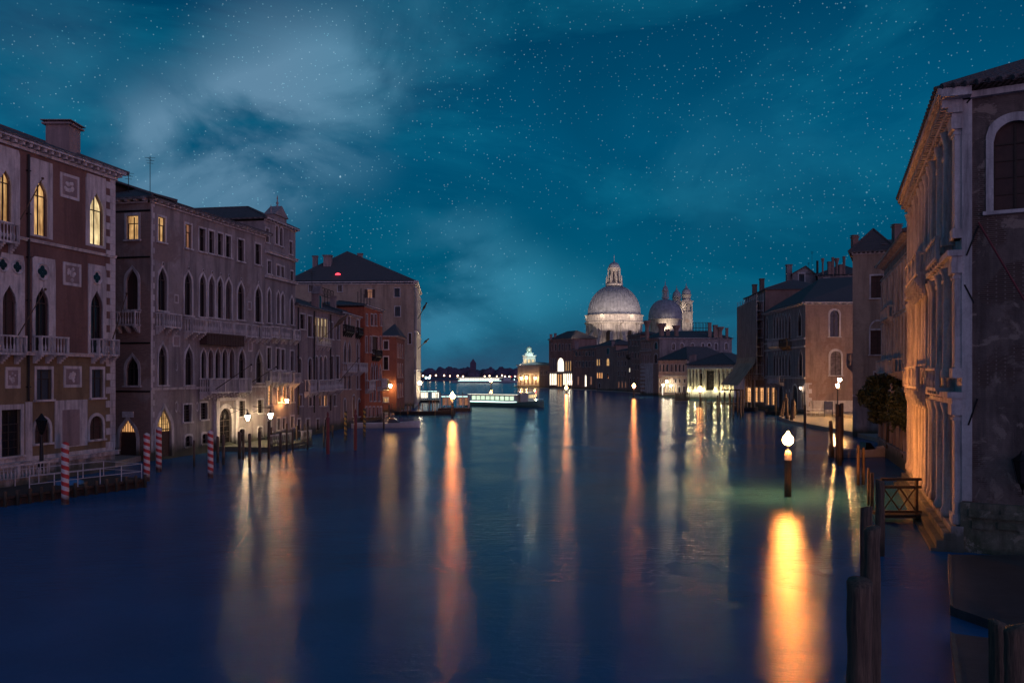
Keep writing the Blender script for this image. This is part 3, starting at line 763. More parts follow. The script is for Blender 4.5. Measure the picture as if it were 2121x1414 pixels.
# stone surround with pilasters round the lamp-lit door
mb = MB()
for (x0, x1) in ((443, 450), (484, 491)): F2.box(mb, F2.U(x0), F2.U(x1), 0.5, F2.Z(467, 829), 0, 0.3)
F2.box(mb, F2.U(441), F2.U(493), F2.Z(467, 829), F2.Z(467, 823), 0, 0.5); mb.build('door_surround', 'istrian_stone', b2)
ua, ub, za, zb = w.px(324, 355, 843, 893); zt_p = w.px(324, 355, 843, 946)[3]; pp_ = [p for p in arch('g', ua, ub, w.px(324, 355, 843, 946)[2], zt_p) if p[1] > za]
g = MB(); poly = [(ua, za)]+pp_+[(ub, za)]; g.add([F2.p(u, z, -.22) for u, z in poly], [tuple(range(len(poly)))]); g.build('fanlight', 'win_yellow', b2)
mb = MB()
for k in range(1, 7): uu = ua+(ub-ua)*k/7; F2.box(mb, uu-.025, uu+.025, za, zt_p-abs(k-3.5)*.55, -.2, -.17)
for k in range(5): zz = za+.1+.55*k; F2.box(mb, ua+.1+k*.2, ub-.1-k*.2, zz, zz+.04, -.169, -.15)
mb.build('grille', 'dark_metal', b2)
# raised roof room behind
mb = MB(); c0 = F2.p(3.5, 0, -9); c1 = F2.p(13.5, 0, -9)
f = Fac(F2.xy(1.5, -7), F2.xy(12.5, -7)); Wall(b2, f, zt2+1.0, zt2+3.0, 'dark_wood', name='attic_wall').finish()
for q in f.back(6): Wall(b2, q, zt2+1.0, zt2+3.0, 'dark_wood', name='attic_wall').finish()
roof(b2, f, 6, zt2+3.1, 1.0, 0.9)
p_ = F2.p(7, 0, -5); antenna(b2, p_.x, p_.y, zt2+1.5, Zp(324, p_.y)); p_ = F2.p(-1.0, 0, -7); antenna(b2, Q(266, 86)[0], 86, zt2+1.0, Zp(356, 86))
flagpole(b2, F2.p(F2.U(425), F2.Z(425, 806), 1.2), F2.p(F2.U(440), F2.Z(466, 756), 4.5), 0.05, 'dark_wood')
flagpole(b2, F2.p(F2.U(505), F2.Z(505, 797), 0.4), F2.p(F2.U(519), F2.Z(530, 760), 3.2), 0.05, 'dark_wood')

# ------------------------------------------------------------------ left bank 3: taller palace with a pinnacled gable
F3 = Fac(Q(548.5, 102.5), Q(612, 111)); b3 = root_of('palace', 'tall narrow mauve palace with a pinnacled dormer gable, right of the long gothic palace', F3, group=GB)
zt3 = 26.3; w = Wall(b3, F3, -0.5, zt3, 'grey_render')
for a, b, t_, bo in ((550, 556, 474, 502), (599, 605, 501, 527)): w.win('r', a, b, t_, bo)
for a, b, t_, bo in ((570, 576, 468, 506), (579, 585, 472, 510)): w.win('a', a, b, t_, bo)
for a, b, t_, bo in ((554, 561, 541, 567), (573, 579, 550, 572), (582, 588, 553, 575), (601, 607, 562, 583)): w.win('r', a, b, t_, bo)
for a, b, t_, bo in ((554, 560, 597, 668), (573, 579, 604, 670), (582, 588, 606, 671), (601, 607, 614, 672)): w.win('g', a, b, t_, bo, fw=0.2)
for a, b, t_, bo in ((553, 561, 720, 763), (572, 579, 722, 765), (582, 589, 724, 766), (601, 608, 727, 767)): w.win('r', a, b, t_, bo)
for a, b, t_, bo in ((555, 563, 798, 838), (574, 581, 798, 832), (585, 592, 798, 832), (602, 608, 800, 832)): w.win('r', a, b, t_, bo, pane='win_amber', bars=2, name='lit_window')
for a, b, t_, bo in ((555, 561, 870, 893), (574, 580, 866, 890), (585, 591, 866, 888), (602, 608, 862, 885)): w.win('r', a, b, t_, bo)
w.finish()
cornice(b3, F3, 0, F3.L, zt3, 0.5, 0.35, 0.8)
for (x, y) in ((580, 533), (580, 582)): course(b3, F3, 0, F3.L, F3.Z(x, y), 0.25, 0.35, 'istrian_stone')
balcony(b3, F3, 0.2, F3.U(566), F3.Z(560, 697), 0.8, 1.2); balcony(b3, F3, F3.U(569), F3.U(592), F3.Z(580, 699), 0.8, 1.2); balcony(b3, F3, F3.U(598), F3.L-0.2, F3.Z(605, 702), 0.8, 1.2)
balcony(b3, F3, 0.2, F3.U(566), F3.Z(560, 788), 0.8, 1.2); balcony(b3, F3, F3.U(569), F3.U(592), F3.Z(580, 790), 0.8, 1.2); balcony(b3, F3, F3.U(598), F3.L-0.2, F3.Z(605, 791), 0.8, 1.2)
shell(b3, F3, 18, zt3, 'grey_render'); roof(b3, F3, 18, zt3+0.36, 2.2, 0.4)
mb = MB(); u0, u1 = F3.U(566), F3.U(592); um = (u0+u1)/2; zz = zt3+0.36
F3.box(mb, u0, u1, zz, zz+.8, -1.2, 0.1)
mb.hexa([F3.p(u0-.2, zz+.8, .3), F3.p(u1+.2, zz+.8, .3), F3.p(u1+.2, zz+.8, -1.2), F3.p(u0-.2, zz+.8, -1.2), F3.p(um-.02, zz+2.1, .3), F3.p(um+.02, zz+2.1, .3), F3.p(um+.02, zz+2.1, -1.2), F3.p(um-.02, zz+2.1, -1.2)])
gb = mb.build('gable', 'grey_render', b3)
for (u, z, k) in ((um, zz+2.0, .62), (u0, zz+.8, .5), (u1, zz+.8, .5)):
    mb = MB(); c = F3.xy(u, -0.3); mb.lathe([(.28*k, z), (.3*k, z+.2*k), (.1*k, z+.35*k), (.3*k, z+.75*k), (.12*k, z+1.1*k), (.08*k, z+1.5*k), (.16*k, z+1.65*k), (.02, z+2.3*k)], c, 8); mb.build('pinnacle', 'grey_render', gb)

# ------------------------------------------------------------------ left bank 4..6: lower houses
F4 = Fac(Q(612.4, 111.2), Q(705, 130)); b4 = root_of('house', 'mauve house whose top floor has one broad bright four-light window', F4, 'building', GB)
zt4 = 16.9; w = Wall(b4, F4, -0.5, zt4, 'mauve_render')
w.win('r', 621, 631, 651, 681); w.win('r', 637, 646, 655, 697, pane='shutter_brown')
for k in range(4): w.win('r', 651+k*7, 656.5+k*7, 657+k*1.2, 711, pane='win_bright', fw=0.07, name='lit_window', bars=1)
w.win('r', 683, 689, 668, 702, pane='shutter_brown'); w.win('r', 697, 702, 670, 703)
for (a, b) in ((617, 624), (638, 646)): w.win('a', a, b, 742, 790)
for k in range(3): w.win('a', 652.5+k*9, 658+k*9, 738, 789, bars=0)
w.win('r', 684, 690, 738, 788); w.win('r', 696, 702, 738, 788)
for (a, b, pn) in ((618, 625, 'win_dim'), (640, 646, 'glass_dark'), (660, 665, 'win_amber'), (671, 677, 'win_amber'), (690, 695, 'glass_dark')): w.win('r', a, b, 818, 840, pane=pn)
for (a, b) in ((616, 622), (634, 641), (655, 661), (672, 678)): w.win('r', a, b, 868, 890)
w.finish(); cornice(b4, F4, 0, F4.L, zt4, 0.5, 0.3, 1.4)
balcony(b4, F4, F4.U(630), F4.U(644), F4.Z(637, 811), 0.8, 1.6, step=0.3); balcony(b4, F4, F4.U(649), F4.U(682), F4.Z(665, 808), 0.9, 1.5, step=0.3); balcony(b4, F4, F4.U(684), F4.U(702), F4.Z(692, 805), 0.8, 1.5, step=0.3)
balcony(b4, F4, F4.U(650), F4.U(680), F4.Z(665, 714), 0.5, 1.0, step=0.4)
for x in (616, 649, 683): pipe(b4, F4, F4.U(x), 3, zt4-0.1)
shell(b4, F4, 14, zt4, 'mauve_render'); roof(b4, F4, 14, zt4+0.31, 2.6, 0.5)
f = Fac(F4.xy(1.0, -5), F4.xy(9.5, -5)); ww = Wall(b4, f, zt4+0.6, zt4+3.6, 'dark_wood', name='attic_wall'); ww.win('r', 630, 642, 611, 620, pane='win_yellow', name='lit_window', fw=0.05, sill=False, bars=0); ww.finish()
for qf in f.back(6): Wall(b4, qf, zt4+0.6, zt4+3.6, 'dark_wood', name='attic_wall').finish()
roof(b4, f, 6, zt4+3.7, 1.3, 0.8)
mb = MB(); u = F4.U(664); F4.box(mb, u-0.9, u+0.9, zt4+.2, zt4+2.4, -1.0, -0.05)
mb.hexa([F4.p(u-1.1, zt4+2.4, .1), F4.p(u+1.1, zt4+2.4, .1), F4.p(u+1.1, zt4+2.4, -1), F4.p(u-1.1, zt4+2.4, -1), F4.p(u-.02, zt4+3.6, .1), F4.p(u+.02, zt4+3.6, .1), F4.p(u+.02, zt4+3.6, -1), F4.p(u-.02, zt4+3.6, -1)])
dm = mb.build('dormer', 'mauve_render', b4); mb = MB(); F4.box(mb, u-.35, u+.35, zt4+.5, zt4+2.2, -.05, -.02); mb.build('dormer_window', 'glass_dark', dm)
p_ = F4.p(12, 0, -2); antenna(b4, p_.x, p_.y, zt4+1, zt4+6)
flagpole(b4, F4.p(F4.U(653), F4.Z(653, 709), 0.4), F4.p(F4.U(672), F4.Z(690, 655), 3.4), 0.05, 'brown_wood', True)
flagpole(b4, F4.p(F4.U(690), F4.Z(690, 790), 0.9), F4.p(F4.U(697), F4.Z(706, 742), 3.4), 0.05, 'dark_wood')

F5 = Fac(Q(705.5, 130.1), Q(753, 143.8)); b5 = root_of('house', 'narrow pink house with paired windows between the lit-window house and the red brick house', F5, 'building', GB)
zt5 = 17.2; w = Wall(b5, F5, -0.5, zt5, 'far_rose')
for (a, b) in ((712, 717), (720, 725), (738, 743), (745, 749)): w.win('r', a, b, 656 if a < 730 else 663, 681 if a < 730 else 686, shutters=None)
for (a, b) in ((712, 717), (721, 726), (738, 742), (745, 749)): w.win('g', a, b, 706, 752, fw=0.14)
for (a, b) in ((711, 716), (721, 726), (738, 742), (745, 749)): w.win('r', a, b, 778, 805)
for (a, b) in ((712, 716), (730, 735), (741, 746)): w.win('a', a, b, 826 if a != 730 else 818, 862, pane='win_dim' if a == 730 else 'glass_dark')
w.finish(); cornice(b5, F5, 0, F5.L, zt5, 0.5, 0.35, 1.2)
balcony(b5, F5, F5.U(709), F5.U(728), F5.Z(718, 768), 0.9, 1.3); balcony(b5, F5, F5.U(735), F5.U(751), F5.Z(743, 768), 0.9, 1.3)
balcony(b5, F5, F5.U(710), F5.U(727), F5.Z(718, 687), 0.6, 1.0, mat='dark_metal'); balcony(b5, F5, F5.U(736), F5.U(751), F5.Z(743, 692), 0.6, 1.0, mat='dark_metal')
shell(b5, F5, 12, zt5, 'far_rose'); roof(b5, F5, 12, zt5+.36, 2.2, .4); p_ = F5.p(3, 0, -2); chimney(b5, p_.x, p_.y, zt5, zt5+3, .8)
# roof terrace railing
mb = MB(); f = Fac(F5.xy(2, -4), F5.xy(10, -4))
for k in range(6):
    f.box(mb, k*1.6-.04, k*1.6+.04, zt5+2, zt5+4.4, -.04, .04)
    if k < 5: mb.tube(f.p(k*1.6, zt5+3.2, 0), f.p(k*1.6+1.6, zt5+4.3, 0), .035, n=4); mb.tube(f.p(k*1.6, zt5+4.3, 0), f.p(k*1.6+1.6, zt5+3.2, 0), .035, n=4)
f.box(mb, 0, 8, zt5+4.35, zt5+4.45, -.05, .05); f.box(mb, 0, 8, zt5+3.1, zt5+3.2, -.05, .05); f.box(mb, -.4, 8.4, zt5+1.9, zt5+2.0, -3, .2)
for k in (0, 8): mb.tube(f.p(k, zt5, 0), f.p(k, zt5+2, 0), .08, n=6)
mb.build('roof_terrace', 'dark_wood', b5)

F6 = Fac(Q(755, 141.5), Q(792, 154)); b6 = root_of('house', 'tall brick red house with a pointed arched window group and blue shutters', F6, 'building', GB)
zt6 = 19.2; w = Wall(b6, F6, -0.5, zt6, 'brick_red')
for (a, b) in ((758, 761), (768, 773), (776, 780), (787, 790)): w.win('r', a, b, 651, 674, fw=.12)
for (a, b) in ((757, 760), (766, 769), (771, 783), (786, 789)): w.win('r', a, b, 697, 729 if b-a < 6 else 732, pane='shutter_brown', fw=.12)
for (a, b) in ((757, 760), (786, 789)): w.win('g', a, b, 756, 786)
for k in range(3): w.win('g', 768+k*5, 772+k*5, 752, 786, fw=.12, bars=0)
for (a, b) in ((766, 769), (774, 778), (783, 786)): w.win('a', a, b, 806, 830)
for (a, b) in ((757, 760), (764, 768), (772, 776), (780, 784), (787, 790)): w.win('r', a, b, 843, 862, pane='win_dim')
w.finish(); cornice(b6, F6, 0, F6.L, zt6, .45, .35, 1.0)
balcony(b6, F6, F6.U(756), F6.U(768), F6.Z(762, 805), .9, 1.4); balcony(b6, F6, F6.U(781), F6.U(791.5), F6.Z(786, 800), .9, 1.4); balcony(b6, F6, F6.U(770), F6.U(783), F6.Z(776, 738), .8, 1.1, mat='dark_metal')
shell(b6, F6, 12, zt6, 'brick_red'); roof(b6, F6, 12, zt6+.36, 1.2, .4)
for k in range(5): p_ = F6.p(1.5+k*2, 0, -1.5); mb = MB(); mb.tube((p_.x, p_.y, zt6), (p_.x, p_.y, zt6+2.6+(k % 2)*.8), .07, n=5); mb.build('roof_post', 'dark_metal', b6)

F7 = Fac(Q(792.5, 180), Q(821, 180)); b7 = root_of('house', 'low rust brown house with a hipped roof and a lamp-lit corner', F7, 'building', GB)
w = Wall(b7, F7, -.3, 16.0, 'dull_red')
w.win('r', 795, 804, 706, 723, fw=.2); w.win('r', 795, 804, 739, 765, fw=.2); w.win('r', 796, 803, 787, 807, shutters='dark_wood', fw=.2); w.win('r', 796, 803, 825, 832, pane='win_yellow', fw=.25, name='lit_window')
w.finish(); L7, R7, K7 = F7.back(16); R7 = Fac(Q(821, 180), Q(838, 196)); w = Wall(b7, R7, -.3, 16.0, 'dull_red')
for r_ in range(3):
    for k in range(3): w.winu('a', 2.0+k*4.2, 3.4+k*4.2, 3.5+r_*4.2, 6.3+r_*4.2)
w.finish(); Wall(b7, L7, -.3, 16, 'dull_red').finish(); Wall(b7, Fac(R7.xy(R7.L), F7.xy(0, -16)), -.3, 16, 'dull_red').finish()
cornice(b7, F7, 0, F7.L, 16.0, .5, .3, 1.0); cornice(b7, R7, 0, R7.L, 16.0, .5, .3, 1.0)
mb = MB(); a_, b_, c_, d_ = [Vector((x, y, 16.3)) for x, y in (F7.xy(-.5, .5), R7.xy(.2, .7), R7.xy(R7.L+.6, .6), F7.xy(-.5, -16.5))]
tp = (a_+b_+c_+d_)/4+Vector((0, 0, 3)); mb.add([a_, b_, c_, d_, tp], [(0, 1, 4), (1, 2, 4), (2, 3, 4), (3, 0, 4), (3, 2, 1, 0)]); mb.build('roof', 'roof_tile', b7)

# ------------------------------------------------------------------ left bank 7: the great palace
F8s = Fac(Q(600, 216), Q(858, 215)); zt8 = 30.6
b8 = root_of('palace', 'great pale palace with a big hipped roof and floodlit front, behind the low houses', F8s, group=GB)
w = Wall(b8, F8s, -.3, zt8, 'buff_plaster')
w.win('r', 761, 771, 599, 617, pane='win_dim', shutters='shutter_brown'); w.win('r', 817, 828, 597, 615, pane='shutter_blue'); w.win('r', 818, 829, 635, 655, pane='shutter_blue')
w.win('r', 640, 650, 590, 604); w.win('r', 700, 709, 590, 604); w.win('r', 817, 826, 700, 722); w.win('r', 846, 852, 690, 712)
w.finish()
F8 = Fac(Q(858, 215), Q(867, 247)); w = Wall(b8, F8, -.3, zt8, 'white_marble')
for r_, (za, zb) in enumerate(((2, 7.5), (10.5, 17), (20, 26.5))):
    for k in range(7): w.winu('a', 1.6+k*4.5, 3.8+k*4.5, za, zb, fw=.3)
w.finish()
for zz in (9.0, 18.6): course(b8, F8, 0, F8.L, zz, .5, .5)
mb = MB()
for r_, (za, zb) in enumerate(((1, 9), (9.6, 18.6), (19.3, 29.8))):
    for k in range(8):
        for e in (-.45, .45): c = F8.xy(.5+k*4.5+e, .35); mb.lathe([(.38, za), (.3, za+.6), (.26, zb-.9), (.42, zb)], c, 8)
mb.build('columns', 'white_marble', b8)
cornice(b8, F8, 0, F8.L, zt8, 1.0, .9, 1.0); cornice(b8, F8s, 0, F8s.L, zt8, .7, .7, 30)
Wall(b8, Fac(F8.xy(F8.L), Q(640, 260)), -.3, zt8, 'buff_plaster').finish()
mb = MB(); e4 = [Vector((x, y, zt8+.91)) for x, y in ((F8s.xy(-1, .6)), (F8s.xy(F8s.L+.6, .6)), F8.xy(F8.L, .8), Q(615, 255))]
r0 = Vector((P(716, 230), 232, Zp(520, 232))); r1 = Vector((P(722, 238), 240, Zp(520, 238)))
mb.add(e4+[r0, r1], [(0, 1, 4), (1, 2, 5, 4), (2, 3, 5), (3, 0, 4, 5), (3, 2, 1, 0)]); mb.build('roof', 'roof_tile', b8)
for (x, yt, d) in ((653, 530, 228), (679, 529, 224), (746, 525, 230)): chimney(b8, P(x, d), d, zt8+1, Zp(yt, d), 1.2 if x != 679 else 1.9, mat='mauve_render')
mb = MB(); 
for k in range(4): p_ = Q(692+k*5.2, 219); mb.tube((p_[0], p_[1], zt8+1), (p_[0], p_[1], zt8+3.6), .06, n=5)
o = mb.build('altana_frame', 'dark_wood', b8)
mb = MB(); p_ = Q(700, 218.5); mb.lathe([(.75, 33.3), (.65, 33.6), (.2, 33.8)], p_, 10); o2 = mb.build('red_roof_piece', 'red_light', b8)  # small flat red piece on the roof, its colour made to glow
flagpole(b8, F8.p(3, Zp(660, 217), .8), (P(884, 217), 216, Zp(628, 216)), .12, 'dark_wood', True)
flagpole(b8, F8.p(4, Zp(722, 218), .8), (P(888, 217), 216, Zp(702, 216)), .1, 'dark_wood', True)

# ------------------------------------------------------------------ far right bank: houses below the domes
def simple(name, label, x0, d0, x1, d1, yt, mat, dep=22, rise=2.5, yat=None, rows=(), base=-.3, lft=True, rgt=True, roofm='roof_tile', corn=True, cpr=.6):
    F = Fac(Q(x0, d0), Q(x1, d1)); b = root_of(name, label, F, 'building', GB)
    zt = F.Z((x0+x1)/2 if yat is None else yat, yt)
    w = Wall(b, F, base, zt, mat)
    for (kind, xs, ya, yb_, kw) in rows:
        for (a, c) in xs: w.win(kind, a, c, ya, yb_, **{**dict(bars=0, fw=.18), **kw})
    w.finish()
    if corn: cornice(b, F, 0, F.L, zt, cpr, .45, 1.6)
    shell(b, F, dep, zt, mat)
    if rise: roof(b, F, dep, zt+(.46 if corn else .02), rise, .7)
    return b, F, zt
def span(x0, x1, n, w): s = (x1-x0)/n; return [(x0+s*(i+.5)-w/2, x0+s*(i+.5)+w/2) for i in range(n)]
c1, Fc1, zc1 = simple('palace', 'far tall brown palace with white lit columns at the water, left of the big dome', 1137, 548, 1186, 522, 703, 'far_brown', 17, 5,
    rows=[('r', span(1140, 1184, 6, 3), 712, 726, {}), ('a', span(1139, 1152, 3, 2.4), 742, 765, {}), ('a', [(1154.5, 1168)], 741, 769, dict(pane='win_white', bars=2)), ('a', span(1170, 1184, 3, 2.2), 747, 768, dict(pane='win_yellow')),
          ('a', span(1138, 1153, 4, 3.2), 773, 797, dict(pane='win_white', frame='white_marble')), ('r', [(1155, 1158), (1160, 1163)], 775, 800, dict(pane='win_amber')), ('a', span(1166, 1185, 5, 3.2), 773, 797, dict(pane='win_white', frame='white_marble'))])  # white glowing panes at the water stand in for floodlit columns
for (x, yt) in ((1142, 692), (1151, 690)): chimney(c1, P(x, 540), 545, zc1, Zp(yt, 545), 1.6)
mb = MB(); Fc1.box(mb, 0, Fc1.L, Fc1.Z(1160, 771.5), Fc1.Z(1160, 770), -.02, .9); mb.build('ledge', 'white_marble', c1)
simple('house', 'low dark far house left of the tall brown palace', 1117, 575, 1137, 560, 757, 'far_brown', 20, 2, rows=[('r', span(1119, 1135, 3, 2), 768, 776, {})])
c2, F_, z_ = simple('house', 'far brown house with a glowing green-white water gate, right of the tall brown palace', 1187, 515, 1234, 480, 723, 'far_brown', 12, 1.8,
    rows=[('r', span(1190, 1232, 6, 3), 728, 737, {}), ('r', span(1190, 1232, 6, 3), 748, 760, {}), ('a', [(1211, 1215)], 776, 800, dict(pane='win_white')), ('r', [(1196, 1199), (1222, 1226)], 780, 796, dict(pane='win_dim'))])
chimney(c2, P(1196, 495), 500, z_, Zp(707, 500), 2)
c3, F_, z_ = simple('house', 'far square brown tower house with yellow arched windows and a dark hipped roof', 1235, 462, 1276, 440, 717, 'far_rose', 11, 3,
    rows=[('r', [(1256, 1262)], 721, 734, {}), ('r', [(1235.6, 1238.5), (1240, 1242.5)], 744, 757, dict(pane='win_yellow')), ('r', [(1245, 1247)], 744, 756, {}), ('a', [(1256, 1262)], 742, 757, dict(pane='win_yellow')),
          ('a', [(1236, 1239), (1240.5, 1243.5), (1245, 1248)], 771, 783, dict(pane='win_amber')), ('a', [(1257, 1261)], 772, 784, {}), ('a', [(1240, 1244)], 793, 803, {})])
chimney(c3, P(1271, 440), 442, z_-.5, Zp(706, 440), 1.8)
c4, F_, z_ = simple('house', 'narrow far rose house with dark shutters between the tower house and the dark tall house', 1276.5, 437, 1300, 420, 728, 'far_rose', 8, 1.2,
    rows=[('r', span(1278, 1299, 4, 2.4), 728, 738, {}), ('r', span(1278, 1299, 3, 2.6), 748, 757, {}), ('r', span(1278, 1299, 3, 2.6), 768, 778, {}), ('a', span(1278, 1299, 3, 2.6), 790, 802, dict(pane='win_dim'))])
c5, F_, z_ = simple('house', 'tall dark far house under the right edge of the big dome', 1300.5, 417, 1326, 392, 696, 'far_brown', 9, 1.5,
    rows=[('r', span(1302, 1325, 4, 2.4), 704, 716, {}), ('r', span(1302, 1325, 4, 2.4), 730, 742, {}), ('r', [(1303, 1305)], 762, 770, dict(pane='win_white')), ('r', span(1308, 1325, 3, 2.4), 755, 765, {}), ('a', span(1302, 1325, 3, 3), 782, 800, {})])
balcony(c5, F_, 1, 6, Fc1.Z(1310, 745), 1.2, 1.4, mat='dark_wood', step=.5)
# corner palace: narrow front, then a long pale side
F6r = Fac(Q(1326.5, 362), Q(1366, 345)); c6 = root_of('palace', 'far corner palace, narrow windowed front and long pale side wall under tall chimneys', F6r, group=GB)
z6 = F6r.Z(1340, 704); w = Wall(c6, F6r, -.3, z6, 'far_rose')
for (ya, yb_) in ((710, 722), (734, 752), (762, 779)):
    for (a, b) in span(1328, 1349, 6, 2.0): w.win('a', a, b, ya, yb_, bars=0, fw=.12)
for (ya, yb_) in ((709, 723), (733, 752)): w.win('a', 1355, 1362, ya, yb_, fw=.35, bars=0)
for (a, b) in span(1328, 1350, 3, 3): w.win('a', a, b, 797, 815, bars=0, fw=.2)
w.finish(); cornice(c6, F6r, 0, F6r.L, z6, .7, .5, 1.2)
for y in (727, 757, 785): course(c6, F6r, 0, F6r.L*.63, F6r.Z(1340, y), .3, .3)
quoins(c6, F6r, 0, F6r.L*.66, 0, F6r.Z(1340, 752), 1.6, alt=.6); 
mb = MB(); F6r.box(mb, F6r.U(1349.5), F6r.U(1353), 0, F6r.Z(1351, 752), -.01, .25); mb.build('corner_pier', 'istrian_stone', c6)
F6b = Fac(Q(1366, 345), Q(1516, 352)); w = Wall(c6, F6b, -.3, z6, 'grey_render')
for (a, b) in ((1392, 1398), (1409, 1416), (1453, 1458), (1480, 1486), (1501, 1507)): w.win('a', a, b, 711, 724, bars=0, fw=.3)
for (a, b) in ((1431, 1437), (1466, 1472)): w.win('a', a, b, 711, 717, bars=0, fw=.3)
w.finish(); cornice(c6, F6b, 0, F6b.L, z6, .7, .5, 2)
Wall(c6, Fac(Q(1516, 352), Q(1500, 385)), -.3, z6, 'grey_render').finish(); Wall(c6, Fac(Q(1500, 385), Q(1330, 392)), -.3, z6, 'grey_render').finish(); Wall(c6, Fac(Q(1330, 392), Q(1326.5, 362)), -.3, z6, 'far_rose').finish()
mb = MB(); e = [Vector((x, y, z6+.5)) for x, y in (Q(1324, 361), F6r.xy(F6r.L, 1.2), Q(1520, 351), Q(1503, 388), Q(1327, 394))]
r0 = Vector((*Q(1370, 372), z6+4.5)); r1 = Vector((*Q(1470, 370), z6+4.5)); mb.add(e+[r0, r1], [(0, 1, 5), (1, 2, 6, 5), (2, 3, 6), (3, 4, 5, 6), (4, 0, 5)]); mb.build('roof', 'roof_tile', c6)
for (x, yt, fl, wd) in ((1342, 664, 1, 2.0), (1372, 670, 1, 2.6), (1385, 682, 0, 1.6), (1402.5, 674, 1, 2.2), (1472, 668, 0, 1.3), (1484, 673, 0, 1.6), (1493, 677, 1, 2.4), (1508, 679, 0, 1.0)):
    chimney(c6, P(x, 350), 352, z6-.3, Zp(yt, 352), wd, fl, 'far_rose')
mb = MB(); y0 = 365; a = P(1434, y0); b = P(1468, y0); zb_ = Zp(690, y0); z1_ = Zp(668, y0)
for k in range(6): xx = a+(b-a)*k/5; mb.tube((xx, y0, zb_), (xx, y0, z1_), .1, n=5); mb.tube((xx, y0+4, zb_), (xx, y0+4, z1_), .1, n=5)
for zz in (z1_, (zb_+z1_)/2): mb.tube((a, y0, zz), (b, y0, zz), .1, n=5)
mb.build('roof_terrace', 'dark_wood', c6)
c7, F7r, z7 = simple('house', 'low pale house with seven small square windows and bright lamps at its water door', 1364, 330, 1423, 318, 747, 'far_pale', 26, 5,
    rows=[('r', [(1366, 1368.6), (1373, 1376), (1380, 1383.5), (1389.5, 1393), (1398, 1401.5), (1406, 1409.5), (1414, 1417.5)], 755, 769, {}), ('r', [(1366, 1368.5), (1381, 1384), (1398, 1401), (1406, 1409), (1416, 1419)], 785, 792, {}),
          ('r', [(1366, 1369), (1405, 1409), (1415, 1418)], 800, 812, {}), ('r', [(1371, 1373.5)], 796, 818, dict(pane='win_white')), ('r', span(1376, 1402, 5, 3.6), 797, 812, dict(pane='win_bright'))])
course(c7, F7r, 0, F7r.L, F7r.Z(1390, 779), .25, .2); 
c8, F8r, z8 = simple('palace', 'low colonnaded palace with tall pale pilasters lit yellow-green from below', 1425, 292, 1523, 282, 757, 'far_pale', 26, 4,
    rows=[('r', [(1429, 1431.5), (1435.5, 1438.5), (1443, 1446), (1449.5, 1455)], 773, 800, {}), ('r', [(1463, 1480)], 767, 815, {}), ('r', [(1489.5, 1493), (1498, 1501.5), (1507, 1510.5), (1515.5, 1519)], 773, 800, {})])
mb = MB()
for x in (1426.5, 1433.5, 1440.5, 1447.5, 1457.5, 1461.5, 1482, 1486, 1495, 1504, 1513, 1521):
    u = F8r.U(x); za, zb_ = F8r.Z(x, 808), F8r.Z(x, 764); c = F8r.xy(u, .45); mb.lathe([(.5, za), (.5, za+.4), (.36, za+.7), (.3, zb_-.5), (.5, zb_)], c, 8)
mb.build('columns', 'white_marble', c8)
mb = MB(); F8r.box(mb, 0, F8r.L, F8r.Z(1470, 764), F8r.Z(1470, 761), 0, .9); mb.build('entablature', 'istrian_stone', c8); mb = MB(); F8r.box(mb, 0, F8r.L, -.3, F8r.Z(1470, 808), .002, .95); mb.build('plinth', 'istrian_stone', c8)
for (x, yt) in ((1439, 735), (1446, 733), (1490, 733)): chimney(c8, P(x, 290), 296, z8, Zp(yt, 290), 1.2)
def spot(loc, tgt, e, col, size=60, r=.3, blend=.6):
    l = bpy.data.lights.new('floodlight', 'SPOT'); l.energy = e; l.color = col; l.spot_size = R(size); l.spot_blend = blend; l.shadow_soft_size = r
    o = bpy.data.objects.new('floodlight', l); C.objects.link(o); o.location = loc
    o.rotation_euler = (Vector(tgt)-Vector(loc)).to_track_quat('-Z', 'Y').to_euler(); return o
def pt(loc, e, col, r=.15):
    l = bpy.data.lights.new('lamp_light', 'POINT'); l.energy = e; l.color = col; l.shadow_soft_size = r
    o = bpy.data.objects.new('lamp_light', l); C.objects.link(o); o.location = loc; return o
for x in (1430, 1444, 1460, 1484, 1499, 1514):
    u = F8r.U(x); pt(F8r.p(u, F8r.Z(x, 806), 1.6), 330, (1.0, .88, .42))

# ------------------------------------------------------------------ customs house with the ball
Fd = Fac(Q(1072, 592), Q(1123, 585)); dg = root_of('customs_house', 'far customs house at the water with a square tower carrying a shining ball', Fd)
zd = Fd.Z(1100, 758); w = Wall(dg, Fd, -.3, zd, 'far_pale')
for (a, b) in span(1074, 1122, 6, 4): w.win('a', a, b, 775, 797, fw=.5, bars=0, pane='win_dim')
w.finish(); shell(dg, Fd, 40, zd, 'far_pale'); cornice(dg, Fd, 0, Fd.L, zd, .8, .8, 2); roof(dg, Fd, 40, zd+.81, 2.0, .8)
tx, ty = P(1096, 600), 602
mb = MB(); mb.box(tx-4.3, tx+4.3, ty-4.3, ty+4.3, zd, Zp(738, 600)); mb.box(tx-5, tx+5, ty-5, ty+5, Zp(738, 600), Zp(736, 600)); mb.box(tx-3, tx+3, ty-3, ty+3, Zp(736, 600), Zp(731, 600)); tw = mb.build('tower', 'far_pale', dg)
mb = MB()
for dx in (-2.6, 0, 2.6): mb.box(tx+dx-.7, tx+dx+.7, ty-4.34, ty-4.3, zd+1.5, zd+4.8)
mb.build('tower_window', 'win_bright', tw)
